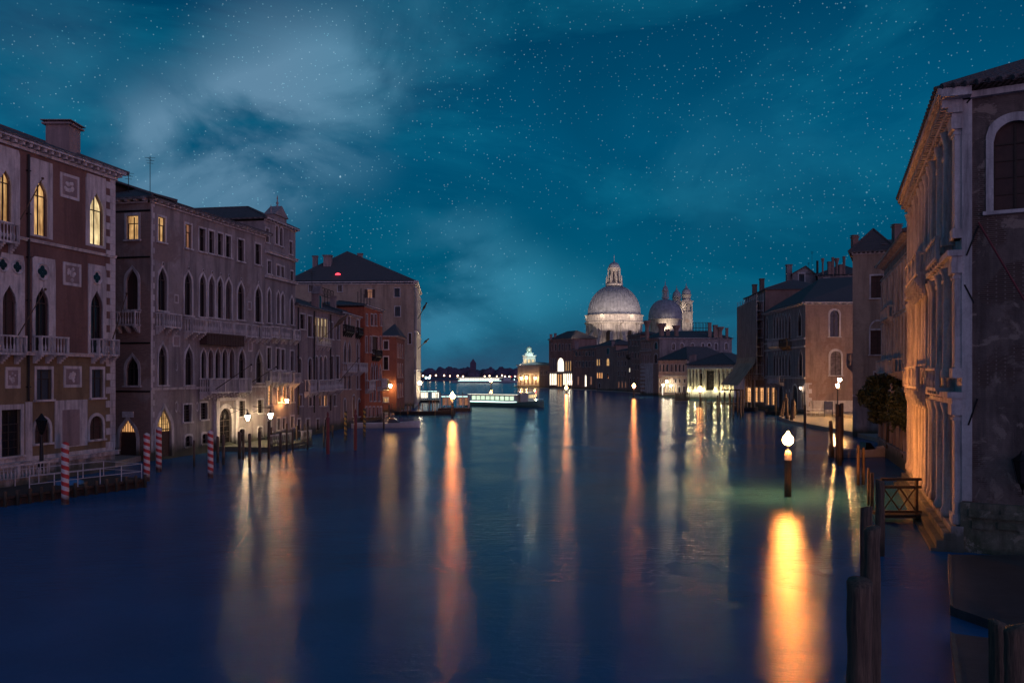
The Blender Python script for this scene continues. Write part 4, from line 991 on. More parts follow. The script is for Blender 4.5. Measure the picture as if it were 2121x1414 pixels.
for dx in (-2.4, 2.4):
    mb = MB(); zz = Zp(731, 600); mb.lathe([(.7, zz), (.5, zz+1), (.6, zz+1.8), (.3, zz+2.3), (.35, zz+2.7), (.05, zz+3)], (tx+dx*.5, ty), 8); mb.tube((tx+dx*.5, ty, zz+1.6), (tx+dx*.8, ty, zz+3.0), .2, n=5); mb.build('statue', 'gold_ball', dg)
mb = MB(); mb.sphere((tx, ty, Zp(723, 600)), 2.0, 14); mb.tube((tx, ty, Zp(720, 600)), (tx, ty, Zp(716, 600)), .25, .15, 6); mb.build('golden_ball', 'gold_ball', dg)
pt((tx+1, ty-9, Zp(730, 600)), 4200, (.55, .95, 1.0), .3); pt((tx-6, ty-9, zd+1.5), 1500, (1, .75, .5), .3)

# ------------------------------------------------------------------ the domed church
ch = thing('domed_church', 'great floodlit white church with two lead domes and twin bell towers above the rooftops', 'church', (P(1272, 560), 560, 0))
dcx, dcy = P(1272, 560), 560.0; px = 560/FOC
rD = 54*px; zs = Zp(651, 560); zt_ = Zp(592, 560)
mb = MB(); mb.lathe([(rD*1.06, zs-.9), (rD*1.06, zs-.2), (rD*1.0, zs)]+[(rD*math.cos(a), zs+(zt_-zs)*1.02*math.sin(a)) for a in [i*PI/2/15 for i in range(1, 14)]], (dcx, dcy), 64)
dome = mb.build('dome', 'lead', ch)
mb = MB()
for k in range(48):
    a = 2*PI*k/48; prev = None
    for i in range(0, 13):
        t = i*PI/2/15*1.0; rr = rD*math.cos(t)+.06; p_ = (dcx+rr*math.cos(a), dcy+rr*math.sin(a), zs+(zt_-zs)*1.02*math.sin(t)+.05)
        if prev: mb.tube(prev, p_, .16, n=4, cap=False)
        prev = p_
mb.build('lead_ribs', 'lead', dome)
mb = MB(); mb.lathe([(rD*1.13, Zp(655, 560)), (rD*1.13, zs-.95)], (dcx, dcy), 64); mb.lathe([(rD*1.03, Zp(735, 560)), (rD*1.03, Zp(668, 560)), (rD*1.10, Zp(664, 560)), (rD*1.08, Zp(655, 560))], (dcx, dcy), 48)
mb.lathe([(rD*1.04, Zp(672, 560)), (rD*1.13, Zp(671, 560)), (rD*1.13, Zp(668, 560))], (dcx, dcy), 48)
drum = mb.build('drum', 'white_marble', ch)
mb = MB(); wn = MB()
for k in range(16):
    a = 2*PI*k/16+.1; ca, sa = math.cos(a), math.sin(a); r = rD*1.04
    c = (dcx+ca*r, dcy+sa*r)
    if k % 2 == 0:   # paired pilasters
        for e in (-.9, .9): mb.lathe([(.95, Zp(735, 560)), (.75, Zp(676, 560)), (1.1, Zp(673, 560))], (c[0]-sa*e*1.3, c[1]+ca*e*1.3), 6)
    else:
        cx_, cy_ = dcx+ca*(r+.06), dcy+sa*(r+.06); z0_, z1_ = Zp(718, 560), Zp(692, 560)
        pts = [(-1.9, z0_), (-1.9, z1_)]+[(-1.9*math.cos(t*PI/6), z1_+1.7*math.sin(t*PI/6)) for t in range(1, 6)]+[(1.9, z1_), (1.9, z0_)]
        wn.add([(cx_-sa*u+ca*.1, cy_+ca*u+sa*.1, z) for u, z in pts], [tuple(range(len(pts)))])
wn.build('drum_window', 'dark_wood', drum); mb.build('pilasters', 'white_marble', drum)
for k in range(16):               # scrolls leaning on the drum, a statue on each
    a = 2*PI*k/16+PI/16; ca, sa = math.cos(a), math.sin(a)
    if sa > .35: continue
    mb = MB(); prof = [(rD*1.04, Zp(688, 560)), (rD*1.12, Zp(690, 560)), (rD*1.22, Zp(699, 560)), (rD*1.30, Zp(714, 560)), (rD*1.46, Zp(722, 560)), (rD*1.52, Zp(730, 560)), (rD*1.50, Zp(738, 560)), (rD*1.04, Zp(738, 560))]
    vs = [(dcx+ca*r-sa*e, dcy+sa*r+ca*e, z) for e in (-1., 1.) for r, z in prof]; n = len(prof)
    mb.add(vs, [tuple(range(n)), tuple(range(n, 2*n))]+[(i, (i+1) % n, n+(i+1) % n, n+i) for i in range(n)])
    q = rD*1.42; X_, Y_ = dcx+ca*q, dcy+sa*q; zz = Zp(722, 560)
    for r_ in (1.5, 1.05): pass
    mb.tube((dcx+ca*rD*1.4+sa*.95, dcy+sa*rD*1.4-ca*.95, Zp(727, 560)), (dcx+ca*rD*1.4-sa*.95, dcy+sa*rD*1.4+ca*.95, Zp(727, 560)), 1.9, n=14)
    sc = mb.build('scroll', 'white_marble', ch)
    mb = MB(); mb.lathe([(1.1, zz), (.9, zz+.6), (.65, zz+2.1), (.85, zz+3.8), (.33, zz+4.3), (.5, zz+4.8), (.05, zz+5.5)], (X_, Y_), 8); mb.build('statue', 'white_marble', sc)
mb = MB(); mb.prism([(dcx+rD*1.5*math.cos(2*PI*k/8+PI/8), dcy+rD*1.5*math.sin(2*PI*k/8+PI/8)) for k in range(8)], -.3, Zp(738, 560)); mb.build('nave', 'white_marble', ch)
# lantern
rl = 13*px; mb = MB(); mb.lathe([(rl*1.35, Zp(592.5, 560)), (rl*1.4, Zp(588, 560)), (rl*.8, Zp(587.9, 560)), (rl*.72, Zp(558, 560)), (rl*1.0, Zp(557, 560)), (rl*1.0, Zp(555, 560))], (dcx, dcy), 24)
lt = mb.build('lantern', 'white_marble', ch)
mb = MB()
for k in range(8):
    a = 2*PI*k/8+.2; ca, sa = math.cos(a), math.sin(a)
    mb.lathe([(.45, Zp(588, 560)), (.37, Zp(560, 560)), (.5, Zp(558, 560))], (dcx+ca*rl*.98, dcy+sa*rl*.98), 6)
    mb.lathe([(.5, Zp(588, 560)), (.4, Zp(578, 560)), (.08, Zp(571, 560))], (dcx+ca*rl*1.28, dcy+sa*rl*1.28), 6)
mb.build('lantern_columns', 'white_marble', lt)
wn = MB()
for k in range(8):
    a = 2*PI*k/8+.2+PI/8; ca, sa = math.cos(a), math.sin(a); r = rl*.8
    wn.add([(dcx+ca*r-sa*u, dcy+sa*r+ca*u, z) for u, z in ((-.5, Zp(584, 560)), (.5, Zp(584, 560)), (.5, Zp(565, 560)), (0, Zp(562, 560)), (-.5, Zp(565, 560)))], [(0, 1, 2, 3, 4)])
wn.build('lantern_window', 'glass_dark', lt)
mb = MB(); r = rl*.92; z0_, z1_ = Zp(555, 560), Zp(543, 560)
mb.lathe([(r, z0_)]+[(r*math.cos(i*PI/14), z0_+(z1_-z0_)*math.sin(i*PI/14)) for i in range(1, 7)]+[(.3, z1_+.3), (.45, z1_+1.0), (.15, z1_+1.5), (.1, Zp(534, 560)), (.25, Zp(533, 560)), (.02, Zp(527, 560))], (dcx, dcy), 24); mb.build('cupola', 'lead', lt)
# second dome
ex, ey = P(1378, 592), 592.0; p2 = 592/FOC; r2 = 34*p2
mb = MB(); z0_, z1_ = Zp(661, 592), Zp(621, 592)
mb.lathe([(r2, z0_)]+[(r2*(1.0+.03*math.sin(t*PI))*math.cos(t*PI/2*.9), z0_+(z1_-z0_)*math.sin(t*PI/2)) for t in [i/12 for i in range(1, 13)]]+[(r2*.16, Zp(617, 592))], (ex, ey), 48); d2 = mb.build('dome', 'lead', ch)
mb = MB()
for k in range(32):
    a = 2*PI*k/32; prev = None
    for i in range(0, 12):
        t = i/12; rr = r2*(1.0+.03*math.sin(t*PI))*math.cos(t*PI/2*.9)+.05; p_ = (ex+rr*math.cos(a), ey+rr*math.sin(a), z0_+(z1_-z0_)*math.sin(t*PI/2)+.04)
        if prev: mb.tube(prev, p_, .16, n=4, cap=False)
        prev = p_
mb.build('lead_ribs', 'lead', d2)
mb = MB(); mb.lathe([(r2*.95, Zp(690, 592)), (r2*.95, Zp(663, 592)), (r2*1.04, Zp(662, 592)), (r2*1.04, z0_)], (ex, ey), 40); mb.build('drum', 'white_marble', ch)
mb = MB(); rl2 = 6*p2; mb.lathe([(rl2*1.3, Zp(618, 592)), (rl2*1.3, Zp(616, 592)), (rl2*.7, Zp(615.8, 592)), (rl2*.7, Zp(604, 592)), (rl2*1.1, Zp(603, 592)), (rl2*1.1, Zp(601, 592))], (ex, ey), 16)
for k in range(6): a = k*PI/3; mb.lathe([(.22, Zp(616, 592)), (.2, Zp(603, 592))], (ex+rl2*1.05*math.cos(a), ey+rl2*1.05*math.sin(a)), 5)
l2 = mb.build('lantern', 'white_marble', ch)
mb = MB(); mb.lathe([(rl2*1.0, Zp(601, 592)), (rl2*.9, Zp(597, 592)), (rl2*.5, Zp(593, 592)), (.2, Zp(590, 592)), (.3, Zp(588, 592)), (.02, Zp(581, 592))], (ex, ey), 16); mb.build('cupola', 'lead', l2)
for (x, d, wpx, dy) in ((1421.5, 610, 11, 0), (1401.5, 632, 10.5, 5)):
    s = d/FOC; X_, Y_ = P(x, d), d; hw = wpx*s; z = lambda y: Zp(y+dy, d)
    mb = MB(); mb.box(X_-hw, X_+hw, Y_-hw, Y_+hw, 0, z(648)); mb.box(X_-hw*1.08, X_+hw*1.08, Y_-hw*1.08, Y_+hw*1.08, z(648), z(646.5))
    for sx in (-1, 1):
        for sy in (-1, 1): mb.box(X_+sx*hw*.98-sx*.0-hw*.24*(sx > 0), X_+sx*hw*.98+hw*.24*(sx < 0), Y_+sy*hw*.98-hw*.24*(sy > 0), Y_+sy*hw*.98+hw*.24*(sy < 0), z(646.5), z(628))
    mb.box(X_-hw*.12, X_+hw*.12, Y_-hw*.98, Y_-hw*.8, z(646.5), z(632)); mb.box(X_-hw*.96, X_+hw*.96, Y_-hw*.96, Y_+hw*.96, z(630.5), z(626)); mb.box(X_-hw*1.15, X_+hw*1.15, Y_-hw*1.15, Y_+hw*1.15, z(626), z(624))
    mb.box(X_-hw*.6, X_+hw*.6, Y_-hw*.4, Y_+hw*.4, z(646.5), z(630.5))
    mb.hexa([(X_-hw*1.1, Y_-hw*1.1, z(624)), (X_+hw*1.1, Y_-hw*1.1, z(624)), (X_+hw*1.1, Y_+hw*1.1, z(624)), (X_-hw*1.1, Y_+hw*1.1, z(624)), (X_-.1, Y_-hw*1.1, z(620)), (X_+.1, Y_-hw*1.1, z(620)), (X_+.1, Y_+hw*1.1, z(620)), (X_-.1, Y_+hw*1.1, z(620))])
    mb.lathe([(hw*.82, z(624)), (hw*.82, z(612)), (hw*.95, z(611.5)), (hw*.95, z(610))], (X_, Y_), 20)
    t_ = mb.build('bell_tower', 'white_marble', ch)
    mb = MB(); mb.lathe([(hw*.78, z(610)), (hw*.84, z(607)), (hw*.74, z(602)), (hw*.42, z(598)), (hw*.2, z(596)), (hw*.22, z(593.5)), (.15, z(592)), (.25, z(590.5)), (.02, z(585))], (X_, Y_), 20); mb.build('cupola', 'lead', t_)
    if dy == 0:
        mb = MB(); mb.lathe([(1.4, 0), (1.4, .15)], (0, 0), 16); v = [Vector((X_+p.x, Y_-hw-.02-p.z, z(665)+p.y)) for p in mb.v]; mb.v = v; mb.build('clock_face', 'far_pale', t_)
# the church's own floodlights, on the roofs round the drum
WF = (1.0, .80, .60)
for k in range(16):
    a = 2*PI*k/16
    if math.sin(a) > .3: continue
    spot((dcx+math.cos(a)*rD*1.30, dcy+math.sin(a)*rD*1.30, Zp(733, 560)), (dcx+math.cos(a)*rD*1.03, dcy+math.sin(a)*rD*1.03, Zp(690, 560)), 1500, WF, 110)
for a in (-125, -90, -55): a = R(a); spot((dcx+math.cos(a)*rD*4, dcy+math.sin(a)*rD*4, Zp(708, 490)), (dcx, dcy, Zp(612, 560)), 85000, (1, .78, .64), 34, 1, .3)
for a in range(0, 360, 60): pt((dcx+math.cos(R(a))*rD*1.20, dcy+math.sin(R(a))*rD*1.20, Zp(657, 560)), 380, WF)
spot((dcx, dcy-rD*.9, Zp(598, 560)), (dcx, dcy, Zp(570, 560)), 1200, WF, 70)
spot((ex-2, ey-16, Zp(688, 592)), (ex+2, ey, Zp(650, 592)), 5500, WF, 80)
spot((P(1436, 580), 576, Zp(690, 580)), (P(1421, 610), 610, Zp(640, 610)), 26000, WF, 50); spot((P(1404, 600), 596, Zp(650, 600)), (P(1401, 632), 632, Zp(615, 632)), 24000, WF, 50)

# ------------------------------------------------------------------ right bank: scaffolded house, gothic house, pale house, mauve palace
FS = Fac(Q(1543, 226), Q(1585, 201)); s1 = root_of('house', 'tall brown house wrapped in scaffolding on the right bank, shops lit below', FS, 'building', GB)
zS = 28.0; w = Wall(s1, FS, -.3, zS, 'far_brown')
for r_ in range(4):
    for k in range(5): w.winu('r', 2.0+k*4.8, 4.0+k*4.8, 8+r_*4.8, 11+r_*4.8, bars=1)
for (a, b) in ((1545, 1556), (1563, 1570), (1573, 1582)): w.win('r', a, b, 803, 832, pane='win_amber', bars=2, fw=.25, name='shop_window')
w.finish(); Lq, Rq, Bq = FS.back(16)
for q in (Lq, Rq, Bq): Wall(s1, q, -.3, zS, 'far_brown').finish()
roof(s1, FS, 16, zS+.05, 3, .4)
sc = thing('scaffolding', 'scaffolding hung with dusty netting, flaring out into a slanted canopy above the lit shops', 'scaffolding', tuple(FS.p(0, 0, 1.5)))
mb = MB(); n = 11
for i in range(n+1):
    u = FS.L*i/n
    for o in (.5, 1.9):
        mb.tube(FS.p(u, 7.0, o), FS.p(u, zS-1, o), .07, n=5, cap=False)
    if i % 2 == 0: mb.tube(FS.p(u, .4, 1.9), FS.p(u, 7, 1.9), .09, n=5, cap=False)
z = 8.5
while z < zS-1:
    for o in (.5, 1.9): mb.tube(FS.p(0, z, o), FS.p(FS.L, z, o), .06, n=5, cap=False)
    FS.box(mb, 0, FS.L, z-.12, z-.06, .5, 1.9); z += 2.1
mb.build('scaffold_frame', 'white_metal', sc)
mb = MB(); FS.box(mb, -.1, FS.L+.1, 11.0, zS-2.2, 2.02, 2.05); FS.box(mb, -.14, -.11, 11.0, zS-2.2, .3, 2.03); mb.build('netting', 'netting', sc)
mb = MB(); prof = [(2.06, 12.5), (2.3, 11.2), (3.0, 10.0), (6.2, 5.8)]
for i in range(24):
    u0 = FS.L*i/24; u1 = FS.L*(i+1)/24-.12
    for (o0, z0_), (o1, z1_) in zip(prof, prof[1:]):
        mb.hexa([FS.p(u0, z0_-.08, o0), FS.p(u1, z0_-.08, o0), FS.p(u1, z1_-.08, o1), FS.p(u0, z1_-.08, o1), FS.p(u0, z0_, o0), FS.p(u1, z0_, o0), FS.p(u1, z1_, o1), FS.p(u0, z1_, o1)])
mb.build('canopy', 'buff_plaster', sc)

FG = Fac(Q(1585, 200), Q(1668, 169)); g1 = root_of('palace', 'gothic house with rows of pointed windows and a bare orange-lit salmon end wall', FG, group=GB)
zG = 21.8; w = Wall(g1, FG, -.3, zG, 'mauve_render')
for (a, b) in ((1587, 1591), (1602, 1606), (1608, 1612), (1614, 1618), (1620, 1624), (1626, 1630), (1633, 1638), (1653, 1660)): w.win('g', a, b, 650 if a < 1650 else 643, 702 if a < 1650 else 696, fw=.2)
for (a, b) in ((1587, 1591), (1602, 1606), (1608, 1612), (1614, 1618), (1620, 1624), (1626, 1630), (1633, 1638), (1655, 1662)): w.win('g', a, b, 729 if a < 1650 else 724, 778, fw=.2)
for (a, b) in ((1613, 1622), (1641, 1652)): w.win('a', a, b, 798, 850, fw=.3, sill=False)
for (a, b) in ((1588, 1594), (1598, 1605)): w.win('r', a, b, 803, 838, pane='win_amber', fw=.2, bars=2)
for (a, b) in ((1627, 1630), (1634, 1637), (1660, 1664)): w.win('g', a, b, 808, 845, fw=.2)
w.finish()
for y in (706, 722, 784): course(g1, FG, 0, FG.L, FG.Z(1640, y), .25, .25)
cornice(g1, FG, 0, FG.L, zG, .7, .5, .9)
balcony(g1, FG, FG.U(1600), FG.U(1623), FG.Z(1611, 716), 1.1, 1.5, step=.35); balcony(g1, FG, FG.U(1623.5), FG.U(1640), FG.Z(1632, 717), 1.1, 1.5, mat='brown_wood', step=.35)
balcony(g1, FG, FG.U(1600), FG.U(1624), FG.Z(1611, 792), 1.1, 1.5, step=.35)
FE = Fac(FG.xy(FG.L), (P(1840, 169), 169)); w = Wall(g1, FE, -.3, zG, 'salmon_plaster')
w.win('a', 1719, 1738, 643, 697, fw=.32, bars=1); w.win('a', 1720, 1742, 727, 777, fw=.35, bars=1)
w.finish(); cornice(g1, FE, 0, FE.L, zG, .6, .5, 1.3)
quoins(g1, FE, 0, 1.25, 1.2, 6.6, 1.7, side=-1); mb = MB(); FE.box(mb, 0.9, FE.L, .9, 3.2, -.01, .12); mb.build('stone_base', 'white_marble', g1)
Lq, Rq, Bq = FG.back(26); Wall(g1, Lq, -.3, zG, 'mauve_render').finish()
Wall(g1, Fac((P(1840, 169), 169), (P(1840, 169)+3, 198)), -.3, zG, 'mauve_render').finish()
mb = MB(); e = [Vector((*p, zG+.51)) for p in (FG.xy(0, .8), FG.xy(FG.L+.3, .9), FE.xy(FE.L, .8), (P(1840, 169)+3, 198), FG.xy(0, -24))]
r0 = Vector((66, 186, zG+7.0)); r1 = Vector((76, 181, zG+7.0)); mb.add(e+[r0, r1], [(0, 1, 5), (1, 2, 6, 5), (2, 3, 6), (3, 4, 5, 6), (4, 0, 5)]); mb.build('roof', 'roof_tile', g1)
# houses behind, above that roof
h, Fh, zh = simple('house', 'pale house with a chimney stack rising behind the gothic house roof', 1582, 232, 1641, 228, 598, 'grey_render', 14, 0, corn=False, rows=[('r', [(1592, 1608)], 601, 631, dict(pane='shutter_blue', bars=1, fw=.3))])
mb = MB(); mb.add([Fh.p(-.5, zh-3.5, .5), Fh.p(Fh.L, zh+2.6, .5), Fh.p(Fh.L, zh+2.6, -14), Fh.p(-.5, zh-3.5, -14), Fh.p(-.5, zh-3.8, .5), Fh.p(Fh.L, zh+2.3, .5), Fh.p(Fh.L, zh+2.3, -14), Fh.p(-.5, zh-3.8, -14)], [(0, 1, 2, 3), (7, 6, 5, 4), (0, 4, 5, 1), (2, 6, 7, 3), (1, 5, 6, 2), (3, 7, 4, 0)]); mb.build('roof', 'roof_tile', h)
chimney(h, P(1634, 226), 226, zh-8, Zp(548, 226), 1.3, mat='grey_render'); chimney(h, P(1563, 240), 240, zh-6, Zp(589, 240), 1.1, mat='far_brown'); chimney(h, P(1578, 236), 236, zh-4, Zp(577, 236), 1.1, mat='far_brown')
h2, Fh2, zh2 = simple('house', 'grey gabled house with one small window and a tall pipe behind the gothic house', 1641, 224, 1692, 222, 566, 'grey_render', 16, 0, corn=False, rows=[('r', [(1655, 1666)], 566, 589, dict(pane='shutter_blue', bars=1, fw=.3))])
mb = MB(); um = Fh2.L*.55
mb.add([Fh2.p(0, zh2, 0), Fh2.p(Fh2.L, zh2-.6, 0), Fh2.p(um, zh2+1.7, 0), Fh2.p(0, zh2, -16), Fh2.p(Fh2.L, zh2-.6, -16), Fh2.p(um, zh2+1.7, -16)], [(0, 1, 2), (4, 3, 5), (0, 2, 5, 3), (1, 4, 5, 2)]); mb.build('gable', 'grey_render', h2)
mb = MB(); mb.add([Fh2.p(-.4, zh2-.1, .4), Fh2.p(um, zh2+1.95, .4), Fh2.p(um, zh2+1.95, -16), Fh2.p(-.4, zh2-.1, -16), Fh2.p(-.4, zh2-.3, .4), Fh2.p(um, zh2+1.7, .4), Fh2.p(um, zh2+1.7, -16), Fh2.p(-.4, zh2-.3, -16)], [(0, 1, 2, 3), (7, 6, 5, 4), (0, 4, 5, 1), (1, 5, 6, 2), (2, 6, 7, 3), (3, 7, 4, 0)])
mb.add([Fh2.p(um, zh2+1.96, .4), Fh2.p(Fh2.L+.4, zh2-.75, .4), Fh2.p(Fh2.L+.4, zh2-.75, -16), Fh2.p(um, zh2+1.96, -16), Fh2.p(um, zh2+1.7, .4), Fh2.p(Fh2.L+.4, zh2-1, .4), Fh2.p(Fh2.L+.4, zh2-1, -16), Fh2.p(um, zh2+1.7, -16)], [(0, 1, 2, 3), (7, 6, 5, 4), (0, 4, 5, 1), (1, 5, 6, 2), (2, 6, 7, 3), (3, 7, 4, 0)]); mb.build('roof', 'roof_tile', h2)
pp = Q(1693, 221); mb = MB(); mb.tube((*pp, 22), (*pp, Zp(540, 221)), .3, n=8); mb.build('flue_pipe', 'dark_metal', h2)
antenna(h2, *Q(1682, 222), zh2, Zp(520, 222)); antenna(h2, *Q(1675, 222), zh2, Zp(543, 222))
h3, Fh3, zh3 = simple('house', 'dark roofed house bristling with chimney pots, left of the tall pale house', 1694, 218, 1790, 214, 572, 'grey_render', 16, 3, rows=[('r', [(1706, 1718)], 572, 592, dict(pane='sign_white', fw=.2))])
for k, (x, yt) in enumerate(((1704, 535), (1718, 542), (1725, 533), (1733, 535), (1748, 531), (1741, 548))): chimney(h3, P(x, 212), 212, zh3, Zp(yt, 212), .8 if k % 2 else .5, k % 3 == 0, 'far_brown')
FP = Fac(Q(1766, 114), Q(1850, 112)); p1 = root_of('house', 'tall plain pale house with shuttered windows, facing the viewer between salmon wall and mauve palace', FP, 'building', GB)
zP = Zp(528, 114); w = Wall(p1, FP, -.3, zP, 'buff_plaster')
w.win('r', 1804, 1829, 571, 617, pane='shutter_brown', fw=.18); w.win('r', 1803, 1833, 684, 734, pane='shutter_brown', fw=.2, bars=2); w.win('r', 1811, 1834, 771, 812, pane='shutter_brown', fw=.16)
w.finish(); w_ = Wall(p1, FP, 0, 1, 'buff_plaster')
mb = MB(); uc = FP.U(1818); rr = 1.05; zc_ = FP.Z(1818, 682)
for i in range(12):
    t0, t1 = PI*i/12, PI*(i+1)/12
    mb.quad(FP.p(uc+rr*math.cos(t0), zc_+rr*1.2*math.sin(t0), .1), FP.p(uc+rr*math.cos(t1), zc_+rr*1.2*math.sin(t1), .1), FP.p(uc+rr*.84*math.cos(t1), zc_+rr*math.sin(t1), .1), FP.p(uc+rr*.84*math.cos(t0), zc_+rr*math.sin(t0), .1))
    mb.quad(FP.p(uc+rr*math.cos(t0), zc_+rr*1.2*math.sin(t0), .1), FP.p(uc+rr*math.cos(t1), zc_+rr*1.2*math.sin(t1), .1), FP.p(uc+rr*math.cos(t1), zc_+rr*1.2*math.sin(t1), 0), FP.p(uc+rr*math.cos(t0), zc_+rr*1.2*math.sin(t0), 0))
mb.build('blind_arch', 'istrian_stone', p1)
course(p1, FP, 0, FP.L, FP.Z(1790, 821), .2, .15); mb = MB(); FP.box(mb, 0.002, FP.L, -.3, FP.Z(1790, 822), -.01, .08); mb.build('stone_base', 'grey_plaster', p1)
cornice(p1, FP, 0, FP.L, zP, .5, .4, .5); Lq, Rq, Bq = FP.back(18)
for q in (Lq, Rq, Bq): Wall(p1, q, -.3, zP, 'buff_plaster').finish()
roof(p1, FP, 18, zP+.41, 3.2, .5); balcony(p1, Lq, Lq.L-3.2, Lq.L-.6, Zp(757, 115), .8, 1.6, mat='grey_plaster')
chimney(p1, P(1774, 114), 114.6, zP, Zp(486, 114), .75, mat='far_brown'); chimney(p1, P(1839, 112), 113, zP, Zp(504, 112), .8); chimney(p1, P(1872, 108), 110, zP, Zp(459, 108), .9, mat='far_brown')
f = Fac(Q(1806, 120), Q(1900, 120)); Wall(p1, f, zP, Zp(504, 120), 'grey_render', name='attic_wall').finish(); roof(p1, f, 5, Zp(504, 120), .8, .7)

FM = Fac(Q(1831, 99), Q(1891, 75)); m1 = root_of('palace', 'mauve grey palace seen edge-on between the pale house and the golden-lit palace', FM, group=GB)
zM = 20.0; w = Wall(m1, FM, -.3, zM, 'grey_render')
for (za, zb) in ((14.8, 17.6), (9.2, 12.8), (3.4, 6.6)):
    for k in range(9): w.winu('a' if za > 4 else 'r', 1.2+k*2.6, 2.4+k*2.6, za, zb, fw=.22)
w.finish()
for zz in (8.2, 13.7, 18.5, 3.0): course(m1, FM, 0, FM.L, zz, .25, .3)
mb = MB()
for (za, zb) in ((8.5, 13.7), (14.0, 18.5)):
    for k in range(10):
        for e in (0, .42): mb.lathe([(.2, za), (.15, za+.3), (.13, zb-.4), (.22, zb)], FM.xy(.5+k*2.6+e-.2, .22), 6)
mb.build('pilasters', 'istrian_stone', m1)
balcony(m1, FM, 4, 14, 8.4, 1.2, 1.2); balcony(m1, FM, 15.5, 21, 8.4, 1.2, 1.2); balcony(m1, FM, 6, 13, 13.95, .9, 1.1)
cornice(m1, FM, 0, FM.L, zM, .9, .5, .8); shell(m1, FM, 14, zM, 'grey_render'); roof(m1, FM, 14, zM+.51, 3, .9)

# ------------------------------------------------------------------ right bank: golden-lit palace, nearest
FR = Fac((29.5, 63.8), (20.6, 39.8)); r1 = root_of('palace', 'nearest palace on the right, its carved canal front lit gold and its end wall dark', FR, group=GB)
zR = 20.6; w = Wall(r1, FR, -.5, zR, 'istrian_stone')
bays = (1.6, 4.3, 8.6, 10.5, 12.4, 14.3, 18.6, 21.6)
for i, c in enumerate(bays):
    hw = .62
    w.winu('a', c-hw, c+hw, 14.5, 18.6, fw=.22, bars=1, sill=False); w.winu('a', c-hw, c+hw, 8.0, 12.4, fw=.24, sill=False)
    if i in (0, 1, 6, 7): w.winu('a', c-hw, c+hw, 2.6, 5.9, fw=.26, bars=2)
w.winu('a', 8.4, 10.2, .8, 6.0, fw=.3, sill=False, name='doorway'); w.winu('a', 12.6, 14.4, .8, 6.0, fw=.3, sill=False, name='doorway')
w.finish()
mb = MB()
for (za, zb) in ((1.2, 6.7), (7.9, 13.2), (14.3, 19.8)):
    for u in (.35, 2.95, 5.9, 7.2, 9.55, 11.45, 13.35, 15.7, 17.1, 20.1, 23.0):
        c = FR.xy(u, .28); mb.lathe([(.34, za), (.34, za+.3), (.25, za+.5), (.21, zb-.6), (.24, zb-.5), (.36, zb-.05), (.36, zb)], c, 10)
mb.build('columns', 'istrian_stone', r1)
mb = MB()
for (za, zb) in ((1.2, 6.7), (7.9, 13.2), (14.3, 19.8)):
    FR.box(mb, FR.L-.95, FR.L+.02, za, zb, -.01, .3); FR.box(mb, FR.L-1.05, FR.L+.1, za, za+.45, -.01, .4); FR.box(mb, FR.L-1.1, FR.L+.14, zb-.5, zb, -.01, .45); FR.box(mb, FR.L-1.0, FR.L+.06, zb-.75, zb-.62, -.01, .36)
mb.build('corner_pilaster', 'istrian_stone', r1)
for (za, zb) in ((6.7, 7.25), (13.2, 13.75), (19.8, 20.3)):
    mb = MB(); FR.box(mb, 0, FR.L+.1, za, za+.28, -.01, .42); FR.box(mb, -.05, FR.L+.2, za+.28, zb, -.01, .62)
    mb.build('entablature', 'istrian_stone', r1)
mb = MB()                                       # carved keystones, roundels and window hoods
for c in bays:
    for z in (18.75, 12.55):
        FR.box(mb, c-.85, c+.85, z+.12, z+.3, 0, .34); FR.box(mb, c-.14, c+.14, z-.35, z+.12, .05, .3)
        for e in (-.62, .62): FR.box(mb, c+e-.1, c+e+.1, z-.5, z+.12, 0, .24)
for u in (5.9, 7.2, 15.7, 17.1):
    for z in (16.8, 10.6):
        t = [FR.p(u+.7+.28*math.cos(2*PI*i/12), z+.28*math.sin(2*PI*i/12), .1) for i in range(12)]+[FR.p(u+.7, z, .22)]
        mb.add(t, [(i, (i+1) % 12, 12) for i in range(12)], True)
mb.build('window_hoods', 'istrian_stone', r1)
mb = MB(); u = 0.0                             # deep eaves carried on brackets
FR.box(mb, -.3, FR.L+.9, zR+.0, zR+.12, -.3, .95); FR.box(mb, -.2, FR.L+.8, zR+.12, zR+.42, -.3, 1.08)
while u < FR.L+.4:
    FR.box(mb, u-.1, u+.1, zR-.34, zR-.003, .0, .85); FR.box(mb, u-.1, u+.1, zR-.58, zR-.343, .0, .6); u += .46
mb.build('cornice', 'istrian_stone', r1)
balcony(r1, FR, 7.6, 15.6, 13.76+.16, 1.1, 1.15, step=.26); balcony(r1, FR, 7.6, 15.6, 7.26+.16, 1.1, 1.15, step=.26)
balcony(r1, FR, 17.7, 22.6, 13.9, .8, 1.0, step=.26); balcony(r1, FR, 17.7, 22.6, 7.4, .8, 1.0, step=.26); balcony(r1, FR, .8, 5.2, 7.4, .8, 1.0, step=.26)
for z0_ in (13.55, 7.1):
    for k in range(9):
        uc = 7.9+k*.93; mb = MB()
        for j in range(5): FR.box(mb, uc-.16, uc+.16, z0_-.2*(j+1), z0_-.2*j-.002, .63, 1.2-.13*j)
        mb.build('bracket', 'istrian_stone', r1)
mb = MB()                                       # stepped water plinth
for (o, z) in ((.5, 1.15), (.8, .85), (1.1, .5), (1.35, .15)): FR.box(mb, -.3-o*.1, FR.L+.3+o*.2, -.5, z, -.02, o)
mb.build('water_steps', 'istrian_stone', r1)
FW = Fac(FR.xy(FR.L), (20.6+9.5, 39.8-5.6)); w = Wall(r1, FW, 1.6, zR, 'dark_brick')
w.win('a', 2058, 2150, 250, 434, pane='shutter_brown', fw=.3, bars=2)
